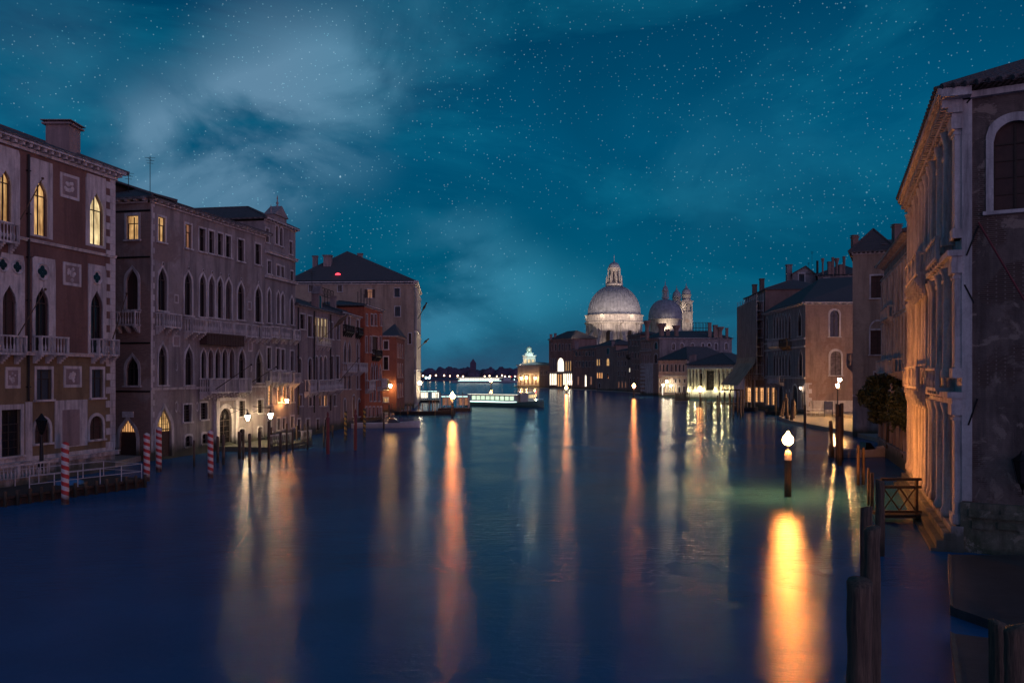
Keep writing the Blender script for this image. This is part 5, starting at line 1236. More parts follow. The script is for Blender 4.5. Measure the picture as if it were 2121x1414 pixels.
w.finish(); mb = MB(); wm = Wall(r1, FW, -.5, 2.3, 'mossy_stone', name='mossy_base')
FW.box(mb, -.05, FW.L, -.5, 2.25, -.02, .28); rnd = random.Random(3)
for k in range(26):
    u = rnd.uniform(0, FW.L-1.4); z = rnd.uniform(-.1, 1.9); FW.box(mb, u, u+rnd.uniform(.5, 1.3), z, z+rnd.uniform(.2, .4), .2, .3+rnd.uniform(.02, .14))
mb.build('mossy_base', 'mossy_stone', r1)
mb = MB(); FW.box(mb, -.1, FW.L, zR, zR+.28, -.3, .28); mb.build('eaves_ledge', 'istrian_stone', r1)
mb = MB(); k0 = FW.U(2000)
FW.box(mb, 0, .42, 2.3, zR-.02, 0, .1); mb.build('corner_pilaster', 'istrian_stone', r1)
# tiled roof edge with real rows of half-round tiles
Nn = FW.n; mb = MB(); m_ = MB()
a = FR.p(-.5, zR+.43, 1.15); b = FR.p(FR.L+.9, zR+.43, 1.15)
e0, e1 = FW.p(-.6, zR+.30, .5), FW.p(FW.L, zR+.30, .5)
apex0 = FR.p(6, zR+4.2, -9); apex1 = FR.p(FR.L-5, zR+4.2, -9)
mb.add([FR.p(-.5, zR+.43, 1.15), FR.p(FR.L+.8, zR+.43, 1.15), e1, apex1, apex0, FR.p(-.5, zR+.43, -18)], [(0, 1, 3, 4), (1, 2, 3), (0, 4, 5)])
mb.build('roof', 'roof_tile', r1)
cor = FR.p(FR.L+.8, zR+.43, 1.15)
for k in range(26):
    t = (k+.5)/26; base = cor.lerp(e1, t); top = base.lerp(apex1, .75)
    m_.tube(base+Vector((0, 0, .06)), top+Vector((0, 0, .06)), .13, n=8)
for k in range(40):
    t = (k+.5)/40; base = a.lerp(cor, t); top = base.lerp(apex0.lerp(apex1, t), .7); m_.tube(base+Vector((0, 0, .06)), top+Vector((0, 0, .06)), .13, n=7)
m_.build('roof_tiles', 'roof_tile', r1)
Wall(r1, Fac(FR.xy(0, -18), FR.xy(0)), -.5, zR, 'dark_brick').finish(); Wall(r1, Fac(FW.xy(FW.L), FR.xy(0, -18)), -.5, zR, 'dark_brick').finish()
# rods and irons on the end wall
mb = MB(); A_ = FW.p(FW.U(2027), FW.Z(2027, 462), .15); B_ = FW.p(FW.U(2130), FW.Z(2130, 640), 1.0); mb.tube(A_, B_, .045, n=7); mb.build('iron_stay', 'maroon_paint', r1)
for (xa, ya, xb, yb_) in ((2027, 468, 2002, 530), (2038, 172, 2003, 215), (1998, 590, 2018, 628), (2025, 825, 2006, 880)):
    mb = MB(); mb.tube(FW.p(FW.U(xa), FW.Z(xa, ya), .1), FW.p(FW.U(xb), FW.Z(xb, yb_), .1), .04, n=6); mb.build('wall_tie', 'dark_metal', r1)
lx = FW.p(FW.U(2118), 0, .7); zt_l = Zp(952, lx.y); zb_l = Zp(1000, lx.y)
lt = thing('wall_lantern', 'unlit black iron lantern on the dark end wall at the right edge', 'lantern', tuple(FW.p(FW.U(2118), zb_l, .7)))
mb = MB(); c = (lx.x, lx.y)
for k in range(4):
    a = PI/4+k*PI/2; mb.tube((c[0]+.22*math.cos(a), c[1]+.22*math.sin(a), zb_l), (c[0]+.42*math.cos(a), c[1]+.42*math.sin(a), zt_l), .02, n=4)
    a2 = a+PI/2
    for (r, z) in ((.22, zb_l), (.42, zt_l)): mb.tube((c[0]+r*math.cos(a), c[1]+r*math.sin(a), z), (c[0]+r*math.cos(a2), c[1]+r*math.sin(a2), z), .022, n=4)
mb.lathe([(.42, zt_l), (.15, zt_l+.22), (.05, zt_l+.4)], c, 4, False, PI/4); mb.lathe([(.05, zb_l-.3), (.14, zb_l-.05), (.22, zb_l)], c, 6)
mb.tube((c[0], c[1], zb_l-.3), FW.p(FW.U(2118), zb_l-.55, .1), .03, n=5); mb.build('lantern_frame', 'dark_metal', lt)
mb = MB(); mb.lathe([(.19, zb_l+.01), (.385, zt_l-.01)], c, 4, False, PI/4); mb.build('lantern_glass', 'glass_dark', lt)

# ------------------------------------------------------------------ mooring piles
GP = 'mooring piles standing in the canal'
def pile(x, yt, yb, wpx, label, mat='pile_wood', lean=(0, 0), name='mooring_pile', group=GP, cap=None, cat='mooring pile', top=None):
    d = D(yb); X, Y = P(x, d), d; r = wpx*d/FOC/2; zt = Zp(yt, d)
    rnd = random.Random(int(x*13+yt)); mb = MB(); n = 32 if wpx > 14 else 12
    K = 24 if wpx > 14 else 7; vs = []; big = wpx > 14 and mat == 'pile_wood'; ph = [rnd.uniform(0, 6.28) for _ in range(6)]
    for j in range(K+1):
        t = j/K; z = -1.0+(zt+1.0)*t; rr = r*(1.0+.05*rnd.uniform(-1, 1))*(1.0 if t < .93 else 1.0)
        if mat != 'pile_wood': rr = r
        for i in range(n):
            a = 2*PI*i/n; q = rr*(1+(.07*math.sin(3*a+x)+.04*math.sin(5*a) if mat == 'pile_wood' else 0))
            if big: q *= 1+.035*math.sin(9*a+ph[0]+z*.3)+.03*math.sin(13*a+ph[1])-.09*max(0, math.sin(4*a+ph[2]+.25*z))**12-.10*max(0, math.sin(3*a+ph[3]-.2*z))**16+rnd.uniform(-.03, .03)+.05*math.sin(z*1.7+ph[4])
            vs.append((X+lean[0]*t+q*math.cos(a), Y+lean[1]*t+q*math.sin(a), z))
    if mat == 'pile_wood':
        for i in range(n):   # weathered, split top
            v = vs[K*n+i]; a = 2*PI*i/n; vs[K*n+i] = (v[0], v[1], v[2]-r*.5*(1+math.cos(a+x))*.7)
        vs.append((X+lean[0], Y+lean[1], zt+r*.1-r*.25))
    else: vs.append((X+lean[0], Y+lean[1], zt+r*.6))
    m = len(vs)-1
    mb.add(vs, [(j*n+i, j*n+(i+1) % n, (j+1)*n+(i+1) % n, (j+1)*n+i) for j in range(K) for i in range(n)]+[(K*n+i, K*n+(i+1) % n, m) for i in range(n)], True)
    if cap:
        mb.lathe([(r*1.15, zt-.02), (r*1.15, zt+.12), (r*.4, zt+.25), (r*.75, zt+.45), (r*.5, zt+.65), (.02, zt+.8)], (X, Y), 10)
    o = mb.build(name, mat, None, (X, Y, 0)); return tag(o, label, cat, group)
GS = 'red and white striped mooring poles on the left'
pile(135, 918, 1044, 15, 'nearest red and white spiral striped pole, standing before the jetty railing', 'stripe_red_white', group=GS)
pile(304, 899, 996, 12.5, 'red and white striped pole at the right end of the left jetty', 'stripe_red_white', group=GS)
pile(329, 886, 977, 11.5, 'red and white striped pole in front of the glowing pointed portal', 'stripe_red_white', group=GS)
pile(436, 893, 990, 11.5, 'red and white striped pole left of the lamp-lit terrace balustrade', 'stripe_red_white', group=GS)
pile(679, 868, 940, 7.5, 'maroon painted pole with a finial, the left of the maroon pair', 'maroon_paint', cap=1)
pile(736, 862, 932, 7.0, 'maroon painted pole with a finial, the right of the maroon pair', 'maroon_paint', cap=1)
pile(716, 852, 912, 6.0, 'yellow and black striped pole between the two maroon poles', 'stripe_yellow_black')
pile(755, 846, 905, 6.0, 'yellow and black striped pole right of the maroon poles, beside the white boat', 'stripe_yellow_black')
Lp = [(402, 911, 966, 4.5, 'thin dark pile alone between portal and striped pole by the terrace'), (451, 903, 958, 5.5, 'dark pile close behind the striped pole at the terrace'),
      (463, 899, 962, 6, 'dark pile before the left part of the lit balustrade'), (496, 893, 950, 7, 'stout dark pile beside the terrace steps under the left lantern'), (504, 889, 952, 5, 'slim dark pile touching the stout one at the terrace steps'),
      (517, 897, 968, 6, 'dark pile casting a long shadow straight under the right lantern'), (538, 893, 954, 6, 'dark pile right of the two lanterns, before the balustrade end'),
      (557, 872, 950, 5.5, 'tall dark pile at the right corner of the lit terrace'), (562, 884, 935, 4, 'pale slim pile beside the tall one at the terrace corner'),
      (581, 894, 940, 5, 'dark pile below the orange wall lamp'), (594, 876, 934, 4, 'tall pale pile under the tall gabled palace'), (606, 889, 935, 4, 'short pale pile right of the gabled palace corner'),
      (615, 880, 921, 4.5, 'ochre lit pile left of the pair near the mauve house'), (631, 877, 923, 3.6, 'left pile of the pale pair before the mauve house'), (637, 882, 931, 3.6, 'right pile of the pale pair before the mauve house'),
      (671, 882, 925, 4, 'dark pile left of the first maroon pole'), (689, 880, 905, 4, 'short dark pile between the maroon poles, near the wall'), (795, 853, 888, 3.6, 'dark pile at the stern of the white motorboat'),
      (806, 838, 874, 4, 'dark pile behind the middle of the white motorboat')]
for a in Lp: pile(*a)
for k, x in enumerate((812, 821, 829, 836, 844, 850, 867, 875)):
    pile(x, 836-(k % 3)*1.5, 862-(k % 2)*3, 2.0, ('slim quay pile in the row before the great palace, %s from the left' % ('first', 'second', 'third', 'fourth', 'fifth', 'sixth', 'seventh', 'last')[k]), group='slim piles before the great palace')
for k, (x, yt, yb) in enumerate(((889, 830, 856), (896, 828, 858), (901, 826, 860), (905, 815, 842), (912, 812, 842), (958, 812, 840), (962, 815, 846), (970, 820, 850))):
    pile(x, yt, yb, 2.2, ('pile by the left landing stages, ' + ('at the gangway foot', 'left of the tight trio', 'middle of the tight trio', 'tall, between the two stages', 'tall, at the rear of the far stage', 'behind the big channel lamp', 'right of the big channel lamp', 'outermost at the right')[k]), group='piles by the left landing stages')
# right bank
Rp = [(1486, 818, 868, 3.0, 'left'), (1491, 812, 862, 3, 'second'), (1501, 812, 858, 3, 'third'), (1511, 814, 862, 3, 'fourth'), (1519, 822, 866, 3.5, 'fifth'), (1528, 812, 860, 4, 'sixth'), (1534, 806, 868, 4, 'seventh'), (1539, 806, 862, 4, 'eighth')]
for k, (x, yt, yb, w_, t_) in enumerate(Rp): pile(x, yt, yb, w_, '%s pile of the dark cluster left of the scaffolded house' % ('leftmost' if k == 0 else 'rightmost' if k == 7 else t_), group='dark piles by the scaffolded house')
for k, (x, yt, yb, ln) in enumerate(((1449, 830, 872, 0), (1452.5, 824, 872, .3), (1456, 822, 874, .6), (1462, 826, 866, 0))): pile(x, yt, yb, 2.4, '%s of the four thin piles under the lamp by the colonnade' % ('leftmost', 'second', 'third', 'rightmost')[k], group='thin piles under the colonnade lamp')
for k, (x, yt, yb, w_, ln) in enumerate(((1607, 806, 860, 4.5, 0), (1613, 822, 866, 5, 1.2), (1618, 815, 868, 4.5, .9), (1632, 822, 873, 6.5, -.3), (1638, 826, 876, 7, .4), (1643, 832, 872, 5, .2), (1646, 841, 866, 5.5, 0))):
    pile(x, yt, yb, w_, '%s dark pile of the leaning bundle before the gothic house arches' % ('leftmost', 'second', 'third', 'middle', 'fifth', 'sixth', 'rightmost')[k], lean=(ln, 0), group='leaning piles before the gothic house')
pile(1667, 838, 905, 5.5, 'single dark pile before the white quoined corner of the salmon wall')
pile(1725, 870, 948, 7, 'leaning pile left of the tall lamp-lit bundle', lean=(-.25, 0)); pile(1735, 836, 955, 8, 'tall left pile of the bundle under the double street lamp'); pile(1743, 834, 953, 8, 'tall right pile of the bundle under the double street lamp'); pile(1739, 862, 964, 10, 'stout front pile of the bundle under the double street lamp')
pile(1748, 900, 948, 4, 'thin leaning pile between the tall bundle and the moored boat', lean=(-.8, 0))
pile(1778, 921, 1004, 6, 'left of two orange-lit piles before the golden palace'); pile(1788, 926, 1003, 6.5, 'right of two orange-lit piles before the golden palace')
pile(1799, 969, 1046, 5, 'slim orange-edged pile left of the stout one by the gate'); pile(1806, 978, 1062, 7, 'dark pile just left of the wooden gate pile')
pile(1823, 992, 1150, 18, 'stout pile carrying the wooden water gate')
pile(1795, 1046, 1400, 23, 'rear thick pile of the near group at the bottom right'); pile(1806, 1088, 1560, 32, 'tall middle pile of the near group at the bottom right'); pile(1780, 1197, 1900, 50, 'nearest and thickest pile with a grey cap at the bottom right')
pile(2068, 1283, 1700, 36, 'dark pile at the left of the pair in the bottom right corner'); pile(2102, 1290, 1760, 44, 'dark pile at the right of the pair in the bottom right corner')

# ------------------------------------------------------------------ channel lamps on piles
GL = 'lantern topped piles marking the channel'
def channel_lamp(x, yl, yb, label, mat, rpx, wpx, power=0):
    d = D(yb); X, Y = P(x, d), d; zl = Zp(yl, d); r = rpx*d/FOC; wp = wpx*d/FOC/2
    t = thing('channel_lamp', label, 'lamp', (X, Y, 0), GL)
    mb = MB(); mb.lathe([(wp*1.02, -1), (wp, zl-1.45*1.0), (wp*.9, zl-1.35)], (X, Y), 12); mb.build('pile', 'pile_wood', t)
    mb = MB(); mb.lathe([(wp*1.15, zl-1.36), (wp*1.05, zl-.95), (wp*.8, zl-.75), (.07, zl-.7), (.05, zl-r*1.1), (r*.6, zl-r*1.08), (r*.62, zl-r)], (X, Y), 12); mb.build('lamp_bracket', 'white_metal', t)
    mb = MB(); mb.lathe([(r*.45, zl-r), (r*.95, zl-r*.5), (r, zl), (r*.9, zl+r*.45), (r*.45, zl+r*.95), (r*.3, zl+r*1.15), (r*.33, zl+r*1.3), (.02, zl+r*1.6)], (X, Y), 16); mb.build('lamp_globe', mat, t)
    return t
channel_lamp(1632, 910, 1028, 'nearest orange lamp glowing on a pile in open water on the right', 'lamp_orange', 10.5, 14)
channel_lamp(937, 820, 863, 'big orange lamp on a pile by the left landing stages', 'lamp_orange_far', 5.2, 5)
channel_lamp(1173, 803, 815, 'small orange lamp before the brown palace with white columns', 'lamp_orange_dim', 3.0, 2.4)
channel_lamp(1313, 799, 823, 'orange lamp on a pile before the tall dark house under the dome', 'lamp_orange_dim', 3.4, 2.6)
channel_lamp(1450, 806, 838, 'orange lamp on a pile before the colonnaded low palace', 'lamp_orange_dim', 4.4, 3)
channel_lamp(1017, 788, 806, 'tiny orange lamp far out between the long ferry and the water bus', 'lamp_orange_far', 2.6, 2)

# ------------------------------------------------------------------ lanterns on walls and quays
def lantern_mb(c, z, s):
    mb = MB(); mb.lathe([(.12*s, z-.26*s), (.24*s, z+.2*s)], c, 6); return mb
def frame_mb(c, z, s):
    mb = MB(); mb.lathe([(.28*s, z+.2*s), (.12*s, z+.36*s), (.03*s, z+.5*s)], c, 6); mb.lathe([(.04*s, z-.42*s), (.13*s, z-.27*s)], c, 6)
    for k in range(6):
        a = k*PI/3; mb.tube((c[0]+.125*s*math.cos(a), c[1]+.125*s*math.sin(a), z-.26*s), (c[0]+.245*s*math.cos(a), c[1]+.245*s*math.sin(a), z+.2*s), .012*s, n=4)
    return mb
def wall_lamp(F, x, y, label, mat, s=1.0, o=1.1):
    u = F.U(x); z = F.Z(x, y); c = F.xy(u, o); t = thing('wall_lantern', label, 'lantern', (c[0], c[1], z-.4*s), 'lit lanterns on house walls')
    lantern_mb(c, z, s).build('lamp_glass', mat, t); mb = frame_mb(c, z, s)
    mb.tube(F.p(u, z+.9*s, 0), F.p(u, z+.75*s, o), .025*s, n=5); mb.tube(F.p(u, z+.3*s, 0), F.p(u, z+.75*s, o*.6), .02*s, n=5); mb.tube(F.p(u, z+.76*s, o), F.p(u, z+.48*s, o), .02*s, n=5)
    mb.build('lamp_bracket', 'dark_metal', t); return t
wall_lamp(F2, 475, 864, 'lit iron lantern on a bracket left of the pair, over the arched door', 'lamp_lantern', 1.15, 2.2)
wall_lamp(F2, 524, 860, 'lit iron lantern on a bracket right of the pair, right of the arched door', 'lamp_lantern', 1.15, 2.2)
wall_lamp(F3, 580, 830, 'small orange lantern on the wall of the gabled palace', 'lamp_orange_small', .9, .9)
wall_lamp(Fac(F7.A[:2], R7.B[:2]) if False else F7, 811, 799, 'round yellow lamp at the corner of the rust brown house', 'lamp_warm', 1.3, 1.6)
wall_lamp(FG, 1663, 803, 'small white lamp on the corner of the gothic house', 'lamp_white', .7, .5)
def street_lamp(x, yb, ys, label, mat, s=1.0, z0=.9, lit=True, d=None):
    d = d or D(yb)*(H-z0)/H; X, Y = P(x, d), d
    t = thing('street_lamp', label, 'street lamp', (X, Y, z0)); zl = [Zp(y, d) for y in ys]
    mb = MB(); mb.lathe([(.16*s, z0), (.16*s, z0+.4), (.09*s, z0+.6), (.06*s, min(zl)-.45*s)], (X, Y), 10); 
    if len(zl) > 1:
        mb.tube((X, Y, min(zl)-.5*s), (X+.25*s, Y, max(zl)-.5*s), .04*s, n=5)
        mb.tube((X, Y, min(zl)-.5*s), (X+.5*s, Y, min(zl)-.3*s), .03*s, n=5)
    mb.build('lamp_post', 'dark_metal', t)
    for i, z in enumerate(zl):
        c = (X+(.25*s if i == 0 and len(zl) > 1 else 0), Y); g = lantern_mb(c, z, s).build('lamp_head', mat, t); frame_mb(c, z, s).build('lamp_cage', 'dark_metal', g)
    return t
street_lamp(1735, 870, (787, 799), 'double headed street lamp on the quay before the salmon wall', 'lamp_warm_quay', 1.25, 1.0, d=150)
street_lamp(86, 960, (880,), 'unlit black street lamp with a tall lantern on the left terrace', 'glass_dark', 1.7, 1.2, d=63)
for k, (x, y) in enumerate(((1382, 797), (1389, 790), (1397, 799))):
    wall_lamp(F7r, x, y, 'bright white lamp at the water door of the low pale house, %s of three' % ('left', 'middle', 'right')[k], 'lamp_white', 1.6, 2.0)
for k, (x, y) in enumerate(((1083, 783), (1094, 782), (1112, 783))):
    wall_lamp(Fd, x, y, '%s round lamp of the three before the customs house' % ('left', 'middle', 'right')[k], 'lamp_warm', 2.6, 3.0)
wall_lamp(Fc1, 1196 if False else 1184, 790, 'white lamp at the right end of the lit far columns', 'lamp_white', 1.6, 1.5)
# far shore with its row of lamps
mb = MB(); vs = []; rnd = random.Random(11); n = 160
sh = MB(); sh.prism([(-1500, 1420), (1500, 1420), (1600, 2400), (-1600, 2400)], -1, 1.6); o = sh.build('far_shore', 'hazy_land_mat'); struct(o); 
mb = MB(); xs = -700
while xs < 900:
    for row in range(2):
        r = rnd.uniform(9, 17); X = xs+rnd.uniform(-8, 8); Y = 1500+row*40+rnd.uniform(-10, 10); hz = rnd.uniform(15, 22)+row*2
        K = 5; L_ = 9
        ring = []
        for j in range(K+1):
            ph = PI/2*j/K
            for i in range(L_):
                a = 2*PI*i/L_; q = r*math.cos(ph)*(1+rnd.uniform(-.25, .25)); ring.append((X+q*math.cos(a), Y+q*math.sin(a)*.8, 4+(hz-4)*math.sin(ph)*(1+rnd.uniform(-.08, .08))))
        mb.add(ring, [(j*L_+i, j*L_+(i+1) % L_, (j+1)*L_+(i+1) % L_, (j+1)*L_+i) for j in range(K) for i in range(L_)])
    xs += 9
tag(mb.build('far_wood', 'hazy_land_mat'), 'dark line of trees on the far shore of the basin', 'wood', kind='stuff')
t = thing('church_tower', 'tiny dark tower rising over the far treeline', 'tower', (P(980, 1490), 1490, 0)); mb = MB(); X = P(980, 1490)
mb.box(X-5, X+5, 1485, 1495, 0, 30); mb.hexa([(X-5, 1485, 30), (X+5, 1485, 30), (X+5, 1495, 30), (X-5, 1495, 30), (X-.3, 1490, 37), (X+.3, 1490, 37), (X+.3, 1491, 37), (X-.3, 1491, 37)]); mb.build('tower_shaft', 'hazy_land_mat', t)
rnd = random.Random(5); far = [876, 891, 903, 920, 932, 948, 959, 1004, 1014, 1029, 1040, 1046, 1055, 1067]; GF = 'street lamps along the far shore'
base = None
for k, x in enumerate(far):
    d = 1405.0; X = P(x, d)
    if base is None:
        base = thing('shore_lamp', '', 'street lamp', (X, d, 1.6), GF)
        mb = MB(); mb.tube((X, d, 1.6), (X, d, 7.2), .25, n=5); mb.build('lamp_post', 'dark_metal', base); mb = MB(); mb.sphere((X, d, 8.0), 1.25, 8); mb.build('lamp_globe', 'lamp_far', base); o = base
    else: o = copy_tree(base, None, (X, d, 1.6)); q = rnd.uniform(.6, 1.1); o.scale = (q, q, rnd.uniform(.8, 1.1))
    o['label'] = 'tiny glowing lamp on the far shore, %s from the left' % ('first', 'second', 'third', 'fourth', 'fifth', 'sixth', 'seventh', 'eighth', 'ninth', 'tenth', 'eleventh', 'twelfth', 'thirteenth', 'last')[k]

# ------------------------------------------------------------------ boats
class Loc:
    def __init__(s, x, y, ang, z=0): s.o = Vector((x, y, z)); s.c = math.cos(ang); s.s = math.sin(ang)
    def __call__(s, a, b, z): return Vector((s.o.x+a*s.c-b*s.s, s.o.y+a*s.s+b*s.c, s.o.z+z))
    def box(s, mb, a0, a1, b0, b1, z0, z1): mb.hexa([s(a0, b0, z0), s(a1, b0, z0), s(a1, b1, z0), s(a0, b1, z0), s(a0, b0, z1), s(a1, b0, z1), s(a1, b1, z1), s(a0, b1, z1)])
def hull(T, L, Wd, fb, bow=.35, mat='boat_white', root=None, floor=.25, sheer=.35, n=16, stern=.8):
    """a along length, bow at +L/2; lofted sections with a deck or open well"""
    mb = MB(); secs = []
    for i in range(n+1):
        t = i/n; a = -L/2+L*t; w = Wd/2*(stern+(1-stern)*min(1, t*4)) if t < .25 else Wd/2*(1 if t < 1-bow else math.sqrt(max(0, 1-((t-(1-bow))/bow)**2.2)))
        w = max(w, .02); z = fb+sheer*max(0, (t-.5)*2)**2; zb = -.4+.35*max(0, (t-.75)*4)**2
        secs.append([T(a, -w, z), T(a, -w*.82, z*.35), T(a*1.0, -w*.4, zb), T(a, w*.4, zb), T(a, w*.82, z*.35), T(a, w, z), T(a, w*.86, z), T(a, w*.8, floor), T(a, -w*.8, floor), T(a, -w*.86, z)])
    m = 10; vs = [p for s_ in secs for p in s_]
    mb.add(vs, [(i*m+j, i*m+(j+1) % m, (i+1)*m+(j+1) % m, (i+1)*m+j) for i in range(n) for j in range(m)], False)
    mb.add(secs[0][:], [tuple(range(m))])
    return mb.build('hull', mat, root)
def water_bus(x, yb, L, ang, label, name='water_bus', dk='boat_teal', d=None, wl='win_green'):
    d = d or D(yb); X, Y = P(x, d), d; t = thing(name, label, 'boat', (X, Y, 0)); T = Loc(X, Y, ang); Wd = L*.18 if L < 40 else 9
    k = 1.0 if L < 40 else 1.8
    hull(T, L, Wd, 1.15*k, .28, dk, t, 1.0*k, .7, 18)
    c = MB(); T.box(c, -L*.40, L*.20, -Wd*.42, Wd*.42, 1.0*k, 3.1*k); T.box(c, L*.24, L*.34, -Wd*.3, Wd*.3, 1.0*k, 3.5*k); cb = c.build('cabin', 'boat_white', t)
    r_ = MB(); T.box(r_, -L*.44, L*.24, -Wd*.48, Wd*.48, 3.1*k+.003, 3.3*k); T.box(r_, L*.22, L*.36, -Wd*.36, Wd*.36, 3.5*k+.003, 3.65*k); r_.build('roof', 'boat_white', t)
    nn = 9 if L < 40 else 16
    for i in range(nn):
        a = -L*.385+L*.57*i/nn; w_ = MB()
        for sd in (-1, 1): T.box(w_, a, a+L*.57/nn*.8, sd*Wd*.421-.01, sd*Wd*.421+.01, 1.75*k, 2.75*k)
        w_.build('cabin_window', wl, cb)
    w_ = MB(); T.box(w_, L*.34, L*.343, -Wd*.26, Wd*.26, 2.4*k, 3.2*k); T.box(w_, -L*.403, -L*.4, -Wd*.36, Wd*.36, 1.4*k, 2.8*k); w_.build('wheelhouse_window', 'win_bright', cb)
    st = MB(); T.box(st, -L*.41, L*.21, -Wd*.435, -Wd*.422, 1.15*k, 1.4*k); T.box(st, -L*.41, L*.21, Wd*.422, Wd*.435, 1.15*k, 1.4*k); st.build('deck_light', 'boat_light', t)
    st = MB(); T.box(st, -L*.43, L*.23, -Wd*.483, -Wd*.480, 3.14*k, 3.24*k); st.build('roof_light', 'win_white', t)
    rl = MB()
    for i in range(7):
        a = L*.22+L*.24*i/6; w = Wd*.42*(1 if i < 4 else (.9, .72, .45)[i-4]); b0 = T(a, -w, 1.3*k); b1 = T(a, -w, 2.2*k); rl.tube(b0, b1, .03*k, n=4); c0 = T(a, w, 1.3*k); rl.tube(c0, T(a, w, 2.2*k), .03*k, n=4)
        if i: rl.tube(pv0, b1, .03*k, n=4); rl.tube(pv1, T(a, w, 2.2*k), .03*k, n=4)
        pv0, pv1 = b1, T(a, w, 2.2*k)
    rl.build('railing', 'white_metal', t)
    g = MB(); p_ = T(L*.36, Wd*.25, 3.9*k); g.sphere(tuple(p_), .18*k, 8); g.tube(tuple(T(L*.36, Wd*.25, 3.5*k)), tuple(p_), .05, n=4); g.build('navigation_light', 'red_light', t)
    g = MB(); p_ = T(L*.40, 0, 2.0*k); g.sphere(tuple(p_), .2*k, 8); g.build('headlight', 'lamp_cold', t)
    return t
water_bus(1046, 838, 25, R(-38), 'lit water bus with green-white windows heading for the viewer, right of the landing stages', d=225)
water_bus(1008, 793, 80, R(2), 'long brightly lit ferry far out on the basin, a band of white windows', 'ferry', 'boat_white', d=1000, wl='win_white')
def motorboat(x, yb, L, ang, label, mat='boat_white', d=None, cabin=True, name='motorboat'):
    d = d or D(yb); X, Y = P(x, d), d; t = thing(name, label, 'boat', (X, Y, 0)); T = Loc(X, Y, ang); hull(T, L, L*.28, .75, .5, mat, t, .3, .4, 16, .85)
    g = MB(); T.box(g, -L*.46, L*.3, -L*.02, L*.02, .3, .34)
    for a in (-L*.3, -L*.1, L*.12): T.box(g, a-.15, a+.15, -L*.115, L*.115, .5, .56)
    g.build('thwarts', 'brown_wood', t)
    if cabin:
        g = MB(); g.hexa([T(L*.02, -L*.1, .7), T(L*.2, -L*.09, .8), T(L*.2, L*.09, .8), T(L*.02, L*.1, .7), T(L*.04, -L*.09, 1.45), T(L*.12, -L*.08, 1.4), T(L*.12, L*.08, 1.4), T(L*.04, L*.09, 1.45)]); g.build('windshield', 'glass_dark', t)
    g = MB(); T.box(g, -L*.53, -L*.47, -.2, .2, .2, 1.15); T.box(g, -L*.55, -L*.48, -.12, .12, -.4, .2); g.build('outboard_motor', 'boat_dark', t)
    return t
motorboat(800, 885, 10.5, R(8), 'white motorboat moored before the red brick house on the left', d=134)
motorboat(878, 858, 13, R(4), 'low dark boat lying under the great palace corner', 'boat_dark', d=178, cabin=False, name='rowing_boat')
motorboat(748, 884, 7, R(12), 'dark boat tied left of the white motorboat', 'boat_dark', d=138, cabin=False, name='rowing_boat')
motorboat(1783, 950, 6.2, R(8), 'white boat with a small windshield moored before the pale house on the right', d=86)
motorboat(1545, 852, 7, R(-60), 'small dark boat under the slanted canopy of the scaffolded house', 'boat_dark', d=196, cabin=False, name='rowing_boat')
motorboat(1620, 862, 7, R(-50), 'dark boat behind the leaning piles of the gothic house', 'boat_dark', d=176, cabin=False, name='rowing_boat')

# ------------------------------------------------------------------ landing stages, jetties, terraces, gate
def stage(x0, x1, d, label, lit='win_white', dp=6, hh=3.4):
    X0, X1 = P(x0, d), P(x1, d); t = thing('landing_stage', label, 'landing stage', ((X0+X1)/2, d, 0), 'floating landing stages')
    mb = MB(); mb.box(X0-.5, X1+.5, d-.6, d+dp+.5, -.4, .7); mb.build('pontoon', 'dark_metal', t)
    mb = MB(); mb.box(X0-.3, X1+.3, d-.3, d+dp+.3, hh, hh+.25); mb.build('roof', 'white_metal', t)
    n = 5
    for i in range(n+1):
        for yy in (d, d+dp): mb = MB(); mb.box(X0+(X1-X0)*i/n-.08, X0+(X1-X0)*i/n+.08, yy-.08, yy+.08, .7, hh-.003); mb.build('post', 'white_metal', t)
    for i in range(n):
        if i == 2: continue
        a = X0+(X1-X0)*(i+.1)/n; b = X0+(X1-X0)*(i+.9)/n; g = MB(); g.box(a, b, d+dp-.4, d+dp-.3, 1.2, hh-.5); g.build('glass_wall', lit, t)
    mb = MB(); mb.box(X0+.2, X1-.2, d+.6, d+1.0, hh-.14, hh-.006); mb.build('ceiling_light', 'boat_light', t)
    return t
stage(868, 906, 262, 'bright white lit landing stage beside the floodlit palace corner')
stage(912, 970, 196, 'darker landing stage behind the big orange channel lamp', 'win_dim')
lp = Q(886, 225); t = thing('street_lamp', 'cold white twin lamp on the quay right of the floodlit palace', 'street lamp', (*lp, 0)); mb = MB(); mb.tube((*lp, 0), (*lp, 7.5), .08, n=6); mb.build('lamp_post', 'dark_metal', t)
for e in (-.4, .4): mb = MB(); mb.sphere((lp[0]+e, lp[1], 8.0-.5), .28, 8); mb.build('lamp_head', 'lamp_cold', t)
lp = Q(870, 226); t = thing('street_lamp', 'white globe lamp close to the floodlit palace corner', 'street lamp', (*lp, 0)); mb = MB(); mb.tube((*lp, 0), (*lp, 5.7), .08, n=6); mb.build('lamp_post', 'dark_metal', t); mb = MB(); mb.sphere((*lp, 6.1), .42, 10); mb.build('lamp_head', 'lamp_white', t)
# floodlights of the great palace front
for k in range(4): spot(tuple(F8.p(3+k*8, .8, 3.2)), tuple(F8.p(3+k*8, 16, 0)), 6500, (1.0, .80, .52), 110)
spot(tuple(F8.p(1, .8, 5)), tuple(F8.p(1, 18, 0)), 4000, (1.0, .80, .52), 80)
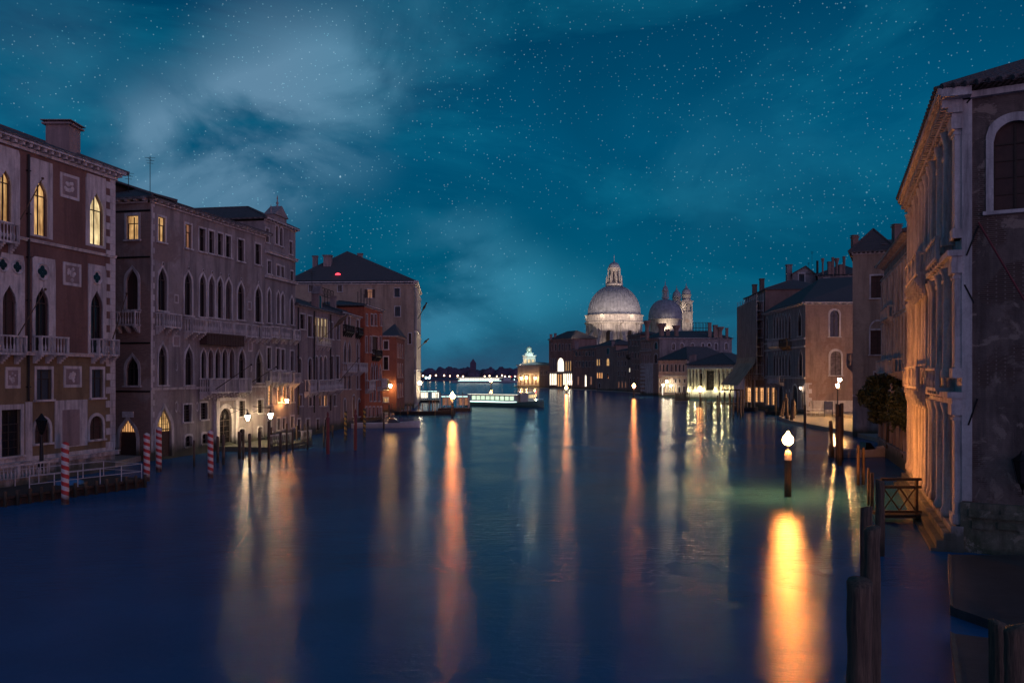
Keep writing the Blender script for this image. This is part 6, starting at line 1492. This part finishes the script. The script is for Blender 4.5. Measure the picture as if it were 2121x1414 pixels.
# left jetty with railing
jt = thing('jetty', 'dark wooden jetty with a thin metal railing before the red palace', 'jetty', (-30, 60, 0))
A_ = Vector((*G(60, 1042), 0)); B_ = Vector((*G(308, 1008), 0)); FJ = Fac((A_.x, A_.y), (B_.x, B_.y)); mb = MB()
FJ.box(mb, -2, FJ.L, .45, .62, -4.6, 0); FJ.box(mb, -2, FJ.L, -.6, .4, -4.4, -.2); mb.build('deck', 'dark_wood', jt)
mb = MB()
for k in range(14): u = -1.6+k*(FJ.L+1.2)/13; mb.tube(FJ.p(u, -1, .1), FJ.p(u, .95, .1), .11, n=7)
mb.build('fender_posts', 'pile_wood', jt)
mb = MB()
for k in range(6):
    u = .2+k*(FJ.L-.6)/5; mb.tube(FJ.p(u, .6, -.25), FJ.p(u, 1.7, -.25), .035, n=6)
for z in (1.15, 1.7): mb.tube(FJ.p(.2, z, -.25), FJ.p(FJ.L-.4, z, -.25), .025, n=5)
for z in (1.15, 1.7): mb.tube(FJ.p(FJ.L-.4, z, -.25), FJ.p(FJ.L-.4, z, -4.2), .025, n=5); mb.tube(FJ.p(.2, z, -4.3), FJ.p(FJ.L-.4, z, -4.3), .025, n=5)
for k in range(6): u = .2+k*(FJ.L-.6)/5; mb.tube(FJ.p(u, .6, -4.3), FJ.p(u, 1.7, -4.3), .035, n=6)
mb.build('railing', 'white_metal', jt)
mb = MB(); c = FJ.p(4.4, 0, -2.2); mb.lathe([(.9, .62), (.85, .8), (.4, .95), (.02, 1.0)], (c.x, c.y), 12); tag(mb.build('tarpaulin', 'tarp_blue', None, (c.x, c.y, .62)), 'bundled light blue tarpaulin lying on the dark left jetty', 'tarpaulin')
tt = thing('terrace', 'stone water terrace with a balustrade at the far left edge', 'terrace', (-33, 58, 0))
FT = Fac((-35.6, 50), (-32.6, 61)); mb = MB(); FT.box(mb, 0, FT.L, -.5, 1.1, -3, 0); mb.build('terrace_base', 'istrian_stone', tt)
bl = balcony(tt, FT, FT.L-8, FT.L, 1.12, .2, .95, slab=.02, brackets=False, step=.3); bl.name = 'parapet'
# lamp-lit terrace of palace 2
tr = thing('terrace', 'stone landing terrace with a white balustrade lit by the two lanterns', 'terrace', tuple(F2.p(16, 0, 2)))
u0, u1 = F2.U(448), F2.U(546); mb = MB(); F2.box(mb, u0, u1, -.5, .5, .01, 6.2); F2.box(mb, u0+5.4, u0+7.4, -.5, .3, 6.2, 6.9); F2.box(mb, u0+5.4, u0+7.4, -.5, .12, 6.9, 7.5); mb.build('terrace_base', 'istrian_stone', tr)
f = Fac(F2.xy(u0, 5.9), F2.xy(u1, 5.9)); o = balcony(tr, f, 0, 5.2, .52, .25, 1.25, slab=.02, brackets=False, step=.33); o.name = 'parapet'; o = balcony(tr, f, 7.6, f.L, .52, .25, 1.25, slab=.02, brackets=False, step=.33); o.name = 'parapet'
# right: wooden gate on piles
GT = Fac(G(1826, 1082), G(1908, 1082)); gt = thing('water_gate', 'small wooden jetty gate with crossed braces between stout pile and golden palace', 'gate', tuple(GT.p(0, 0)))
z0_ = GT.Z(1860, 1056); z1_ = GT.Z(1860, 992); mb = MB()
for z in (z0_-.08, z1_-.42, z1_): GT.box(mb, 0, GT.L, z-.07, z+.07, -.08, .08)
for u in (.02, GT.L*.88): GT.box(mb, u-.07, u+.07, -.5, z1_, -.081, .081)
a, b = GT.L*.04, GT.L*.86; m_ = (a+b)/2; zz = z1_-.45
for (p, q_) in (((a, z0_), (m_, zz)), ((m_, z0_), (a, zz)), ((m_, z0_), (b, zz)), ((b, z0_), (m_, zz))): mb.tube(GT.p(*p), GT.p(*q_), .045, n=5)
mb.build('gate_frame', 'brown_wood', gt); mb = MB(); GT.box(mb, -.1, GT.L+.6, z0_-.35, z0_-.2, -1.2, .5); mb.build('walkway', 'dark_wood', gt)
# near wet landing slabs
def zq(x, y, z): d = (H-z)*FOC/(y-HY); return (P(x, d), d)
for (poly, lb) in (([zq(1963, 1148, .3), zq(1968, 1255, .3), zq(2050, 1283, .3), zq(2230, 1335, .3), zq(2330, 1150, .3)], 'dark wet stone landing at the foot of the mossy end wall'),
                   ([zq(1968, 1310, .3), zq(1984, 1440, .3), zq(1990, 1500, .3), zq(2400, 1500, .3), zq(2300, 1338, .3), zq(2040, 1319, .3)], 'dark wet stone slab nearest the viewer in the bottom right corner')):
    mb = MB(); mb.prism(poly, -1, .3); c = Vector((*poly[0], 0)); k = [Vector((*p, 0)) for p in poly]; cen = sum(k, Vector())/len(k)
    o = thing('stone_landing', lb, 'landing', (cen.x, cen.y, 0)); mb.build('slab', 'wet_stone', o)
    mb = MB(); e0 = k[0]; e1 = k[1]; dd = (cen-e0).normalized()*.28; mb.hexa([e0+Vector((0, 0, .3)), e1+Vector((0, 0, .3)), e1+dd+Vector((0, 0, .3)), e0+dd+Vector((0, 0, .3)), e0+Vector((0, 0, .36)), e1+Vector((0, 0, .36)), e1+dd+Vector((0, 0, .36)), e0+dd+Vector((0, 0, .36))]); mb.build('kerb_stone', 'istrian_stone', o)
# dark jetty by scaffolded house
jt2 = thing('jetty', 'dark roofed boat jetty before the colonnaded palace on the right', 'jetty', (P(1500, 215), 215, 0)); mb = MB(); a, b = P(1474, 222), P(1540, 222)
mb.box(a, b, 222, 228, .7, 1.0); mb.box(a+4, b, 221.5, 228.5, 4.2, 4.5)
for k in range(6): mb.tube((a+(b-a)*k/5, 222.3, -1), (a+(b-a)*k/5, 222.3, 4.2 if k > 1 else 1.6), .14, n=6)
mb.build('jetty_frame', 'dark_wood', jt2)
mb = MB()
for (x0, x1) in ((1400, 1412), (1414, 1428)): a, b = P(x0, 268), P(x1, 268); mb.box(a, b, 268, 272, .4, .9); 
jt3 = thing('jetty', 'low dark jetty railings before the low pale house', 'jetty', (P(1414, 268), 268, 0))
for k in range(9): x = P(1399+k*3.6, 268); mb.tube((x, 268, -1), (x, 268, 3.0), .16, n=5)
mb.box(P(1399, 268), P(1428, 268), 267.9, 268.1, 2.2, 2.4); mb.build('jetty_frame', 'brown_wood', jt3)
# sign board and railing on the quay
sg = thing('sign_board', 'square grey sign board on two legs on the quay, back to the viewer', 'sign', (P(1716, 148), 148, 1)); X0, X1 = P(1707, 148), P(1725, 148)
mb = MB(); mb.box(X0, X1, 148, 148.08, Zp(848, 148), Zp(831, 148)); mb.build('board', 'sign_grey', sg); mb = MB(); mb.tube((X0+.05, 148.04, 1), (X0+.05, 148.04, Zp(831, 148)), .05, n=5); mb.tube((X1-.05, 148.04, 1), (X1-.05, 148.04, Zp(831, 148)), .05, n=5); mb.build('legs', 'dark_metal', sg)
rl = thing('railing', 'thin white metal railing at the quay edge under the salmon wall', 'railing', (P(1690, 152), 152, 1)); mb = MB()
for k in range(5):
    x = P(1671+k*9, 152); mb.tube((x, 152, 1), (x, 152, 2.2), .04, n=5)
mb.tube((P(1671, 152), 152, 2.2), (P(1707, 152), 152, 2.2), .04, n=5); mb.tube((P(1671, 152), 152, 1.6), (P(1707, 152), 152, 1.6), .03, n=5); mb.build('rails', 'white_metal', rl)
# garden wall with tree and statue, right
FWl = Fac(Q(1818, 92), Q(1902, 66)); gw = thing('garden_wall', 'low pale garden wall with a stone coping before the mauve palace', 'wall', tuple(FWl.p(8, 0)))
mb = MB(); FWl.box(mb, 0, FWl.L, -.5, 1.4, -.4, 0); FWl.box(mb, -.1, FWl.L+.1, 1.4, 1.6, -.5, .12)
for k in range(11): uu = .5+k*2.3; FWl.box(mb, uu-.2, uu+.2, 1.602, 4.3 if k % 2 == 0 else 3.9, -.4, 0)
mb.build('wall', 'grey_plaster', gw)
def tree(x, d, z0, zc, rx, ry, rz, label, n=2600, name='tree', leaf=.28):
    X, Y = P(x, d), d; t = thing(name, label, 'tree', (X, Y, z0)); mb = MB(); rnd = random.Random(int(x))
    mb.tube((X, Y, z0), (X+.2, Y, zc-rz*.3), .2, .12, 8)
    for k in range(7): a = rnd.uniform(0, 2*PI); mb.tube((X+.15, Y, zc-rz*.6), (X+rx*.6*math.cos(a), Y+ry*.6*math.sin(a), zc+rnd.uniform(-.2, .5)*rz), .09, .03, 5)
    mb.build('trunk', 'bark', t); mb = MB()
    cl = [(rnd.uniform(-.75, .75), rnd.uniform(-.75, .75), rnd.uniform(-.7, .75), rnd.uniform(.3, .5)) for _ in range(46)]
    for k in range(n):
        c = rnd.choice(cl); v = Vector((rnd.gauss(0, 1), rnd.gauss(0, 1), rnd.gauss(0, 1))).normalized()*c[3]*rnd.uniform(.6, 1.05)
        q = Vector((c[0], c[1], c[2]))+v
        if q.length > 1.12: continue
        p = Vector((X+q.x*rx, Y+q.y*ry, zc+q.z*rz)); e1 = Vector((rnd.gauss(0, 1), rnd.gauss(0, 1), rnd.gauss(0, 1))).normalized()*leaf; e2 = e1.cross(Vector((rnd.gauss(0, 1), rnd.gauss(0, 1), rnd.gauss(0, 1)))).normalized()*leaf*.6
        mb.add([p-e1, p-e2*.5, p+e1, p+e2*.7], [(0, 1, 2, 3)])
    mb.build('crown', 'leaves', t); return t
tree(1838, 84, 1.0, 5.6, 2.5, 2.0, 2.5, 'dark rounded evergreen tree bulging over the garden wall', 11000)
tree(1872, 74, 1.0, 5.0, 1.4, 1.6, 2.2, 'smaller dark bush hanging down the garden wall beside the golden palace', 4500, 'bush', .2)
st = thing('statue', 'pale draped stone statue standing on the garden wall', 'statue', tuple(FWl.p(9.7, 1.6, -.2))); c = FWl.xy(9.7, -.2)
mb = MB(); mb.lathe([(.42, 4.3), (.42, 4.6), (.38, 4.7), (.4, 5.2), (.3, 5.9), (.36, 6.4), (.3, 6.65), (.1, 6.75), (.09, 6.85), (.16, 7.0), (.15, 7.15), (.03, 7.28)], c, 12); mb.build('figure', 'istrian_stone', st)
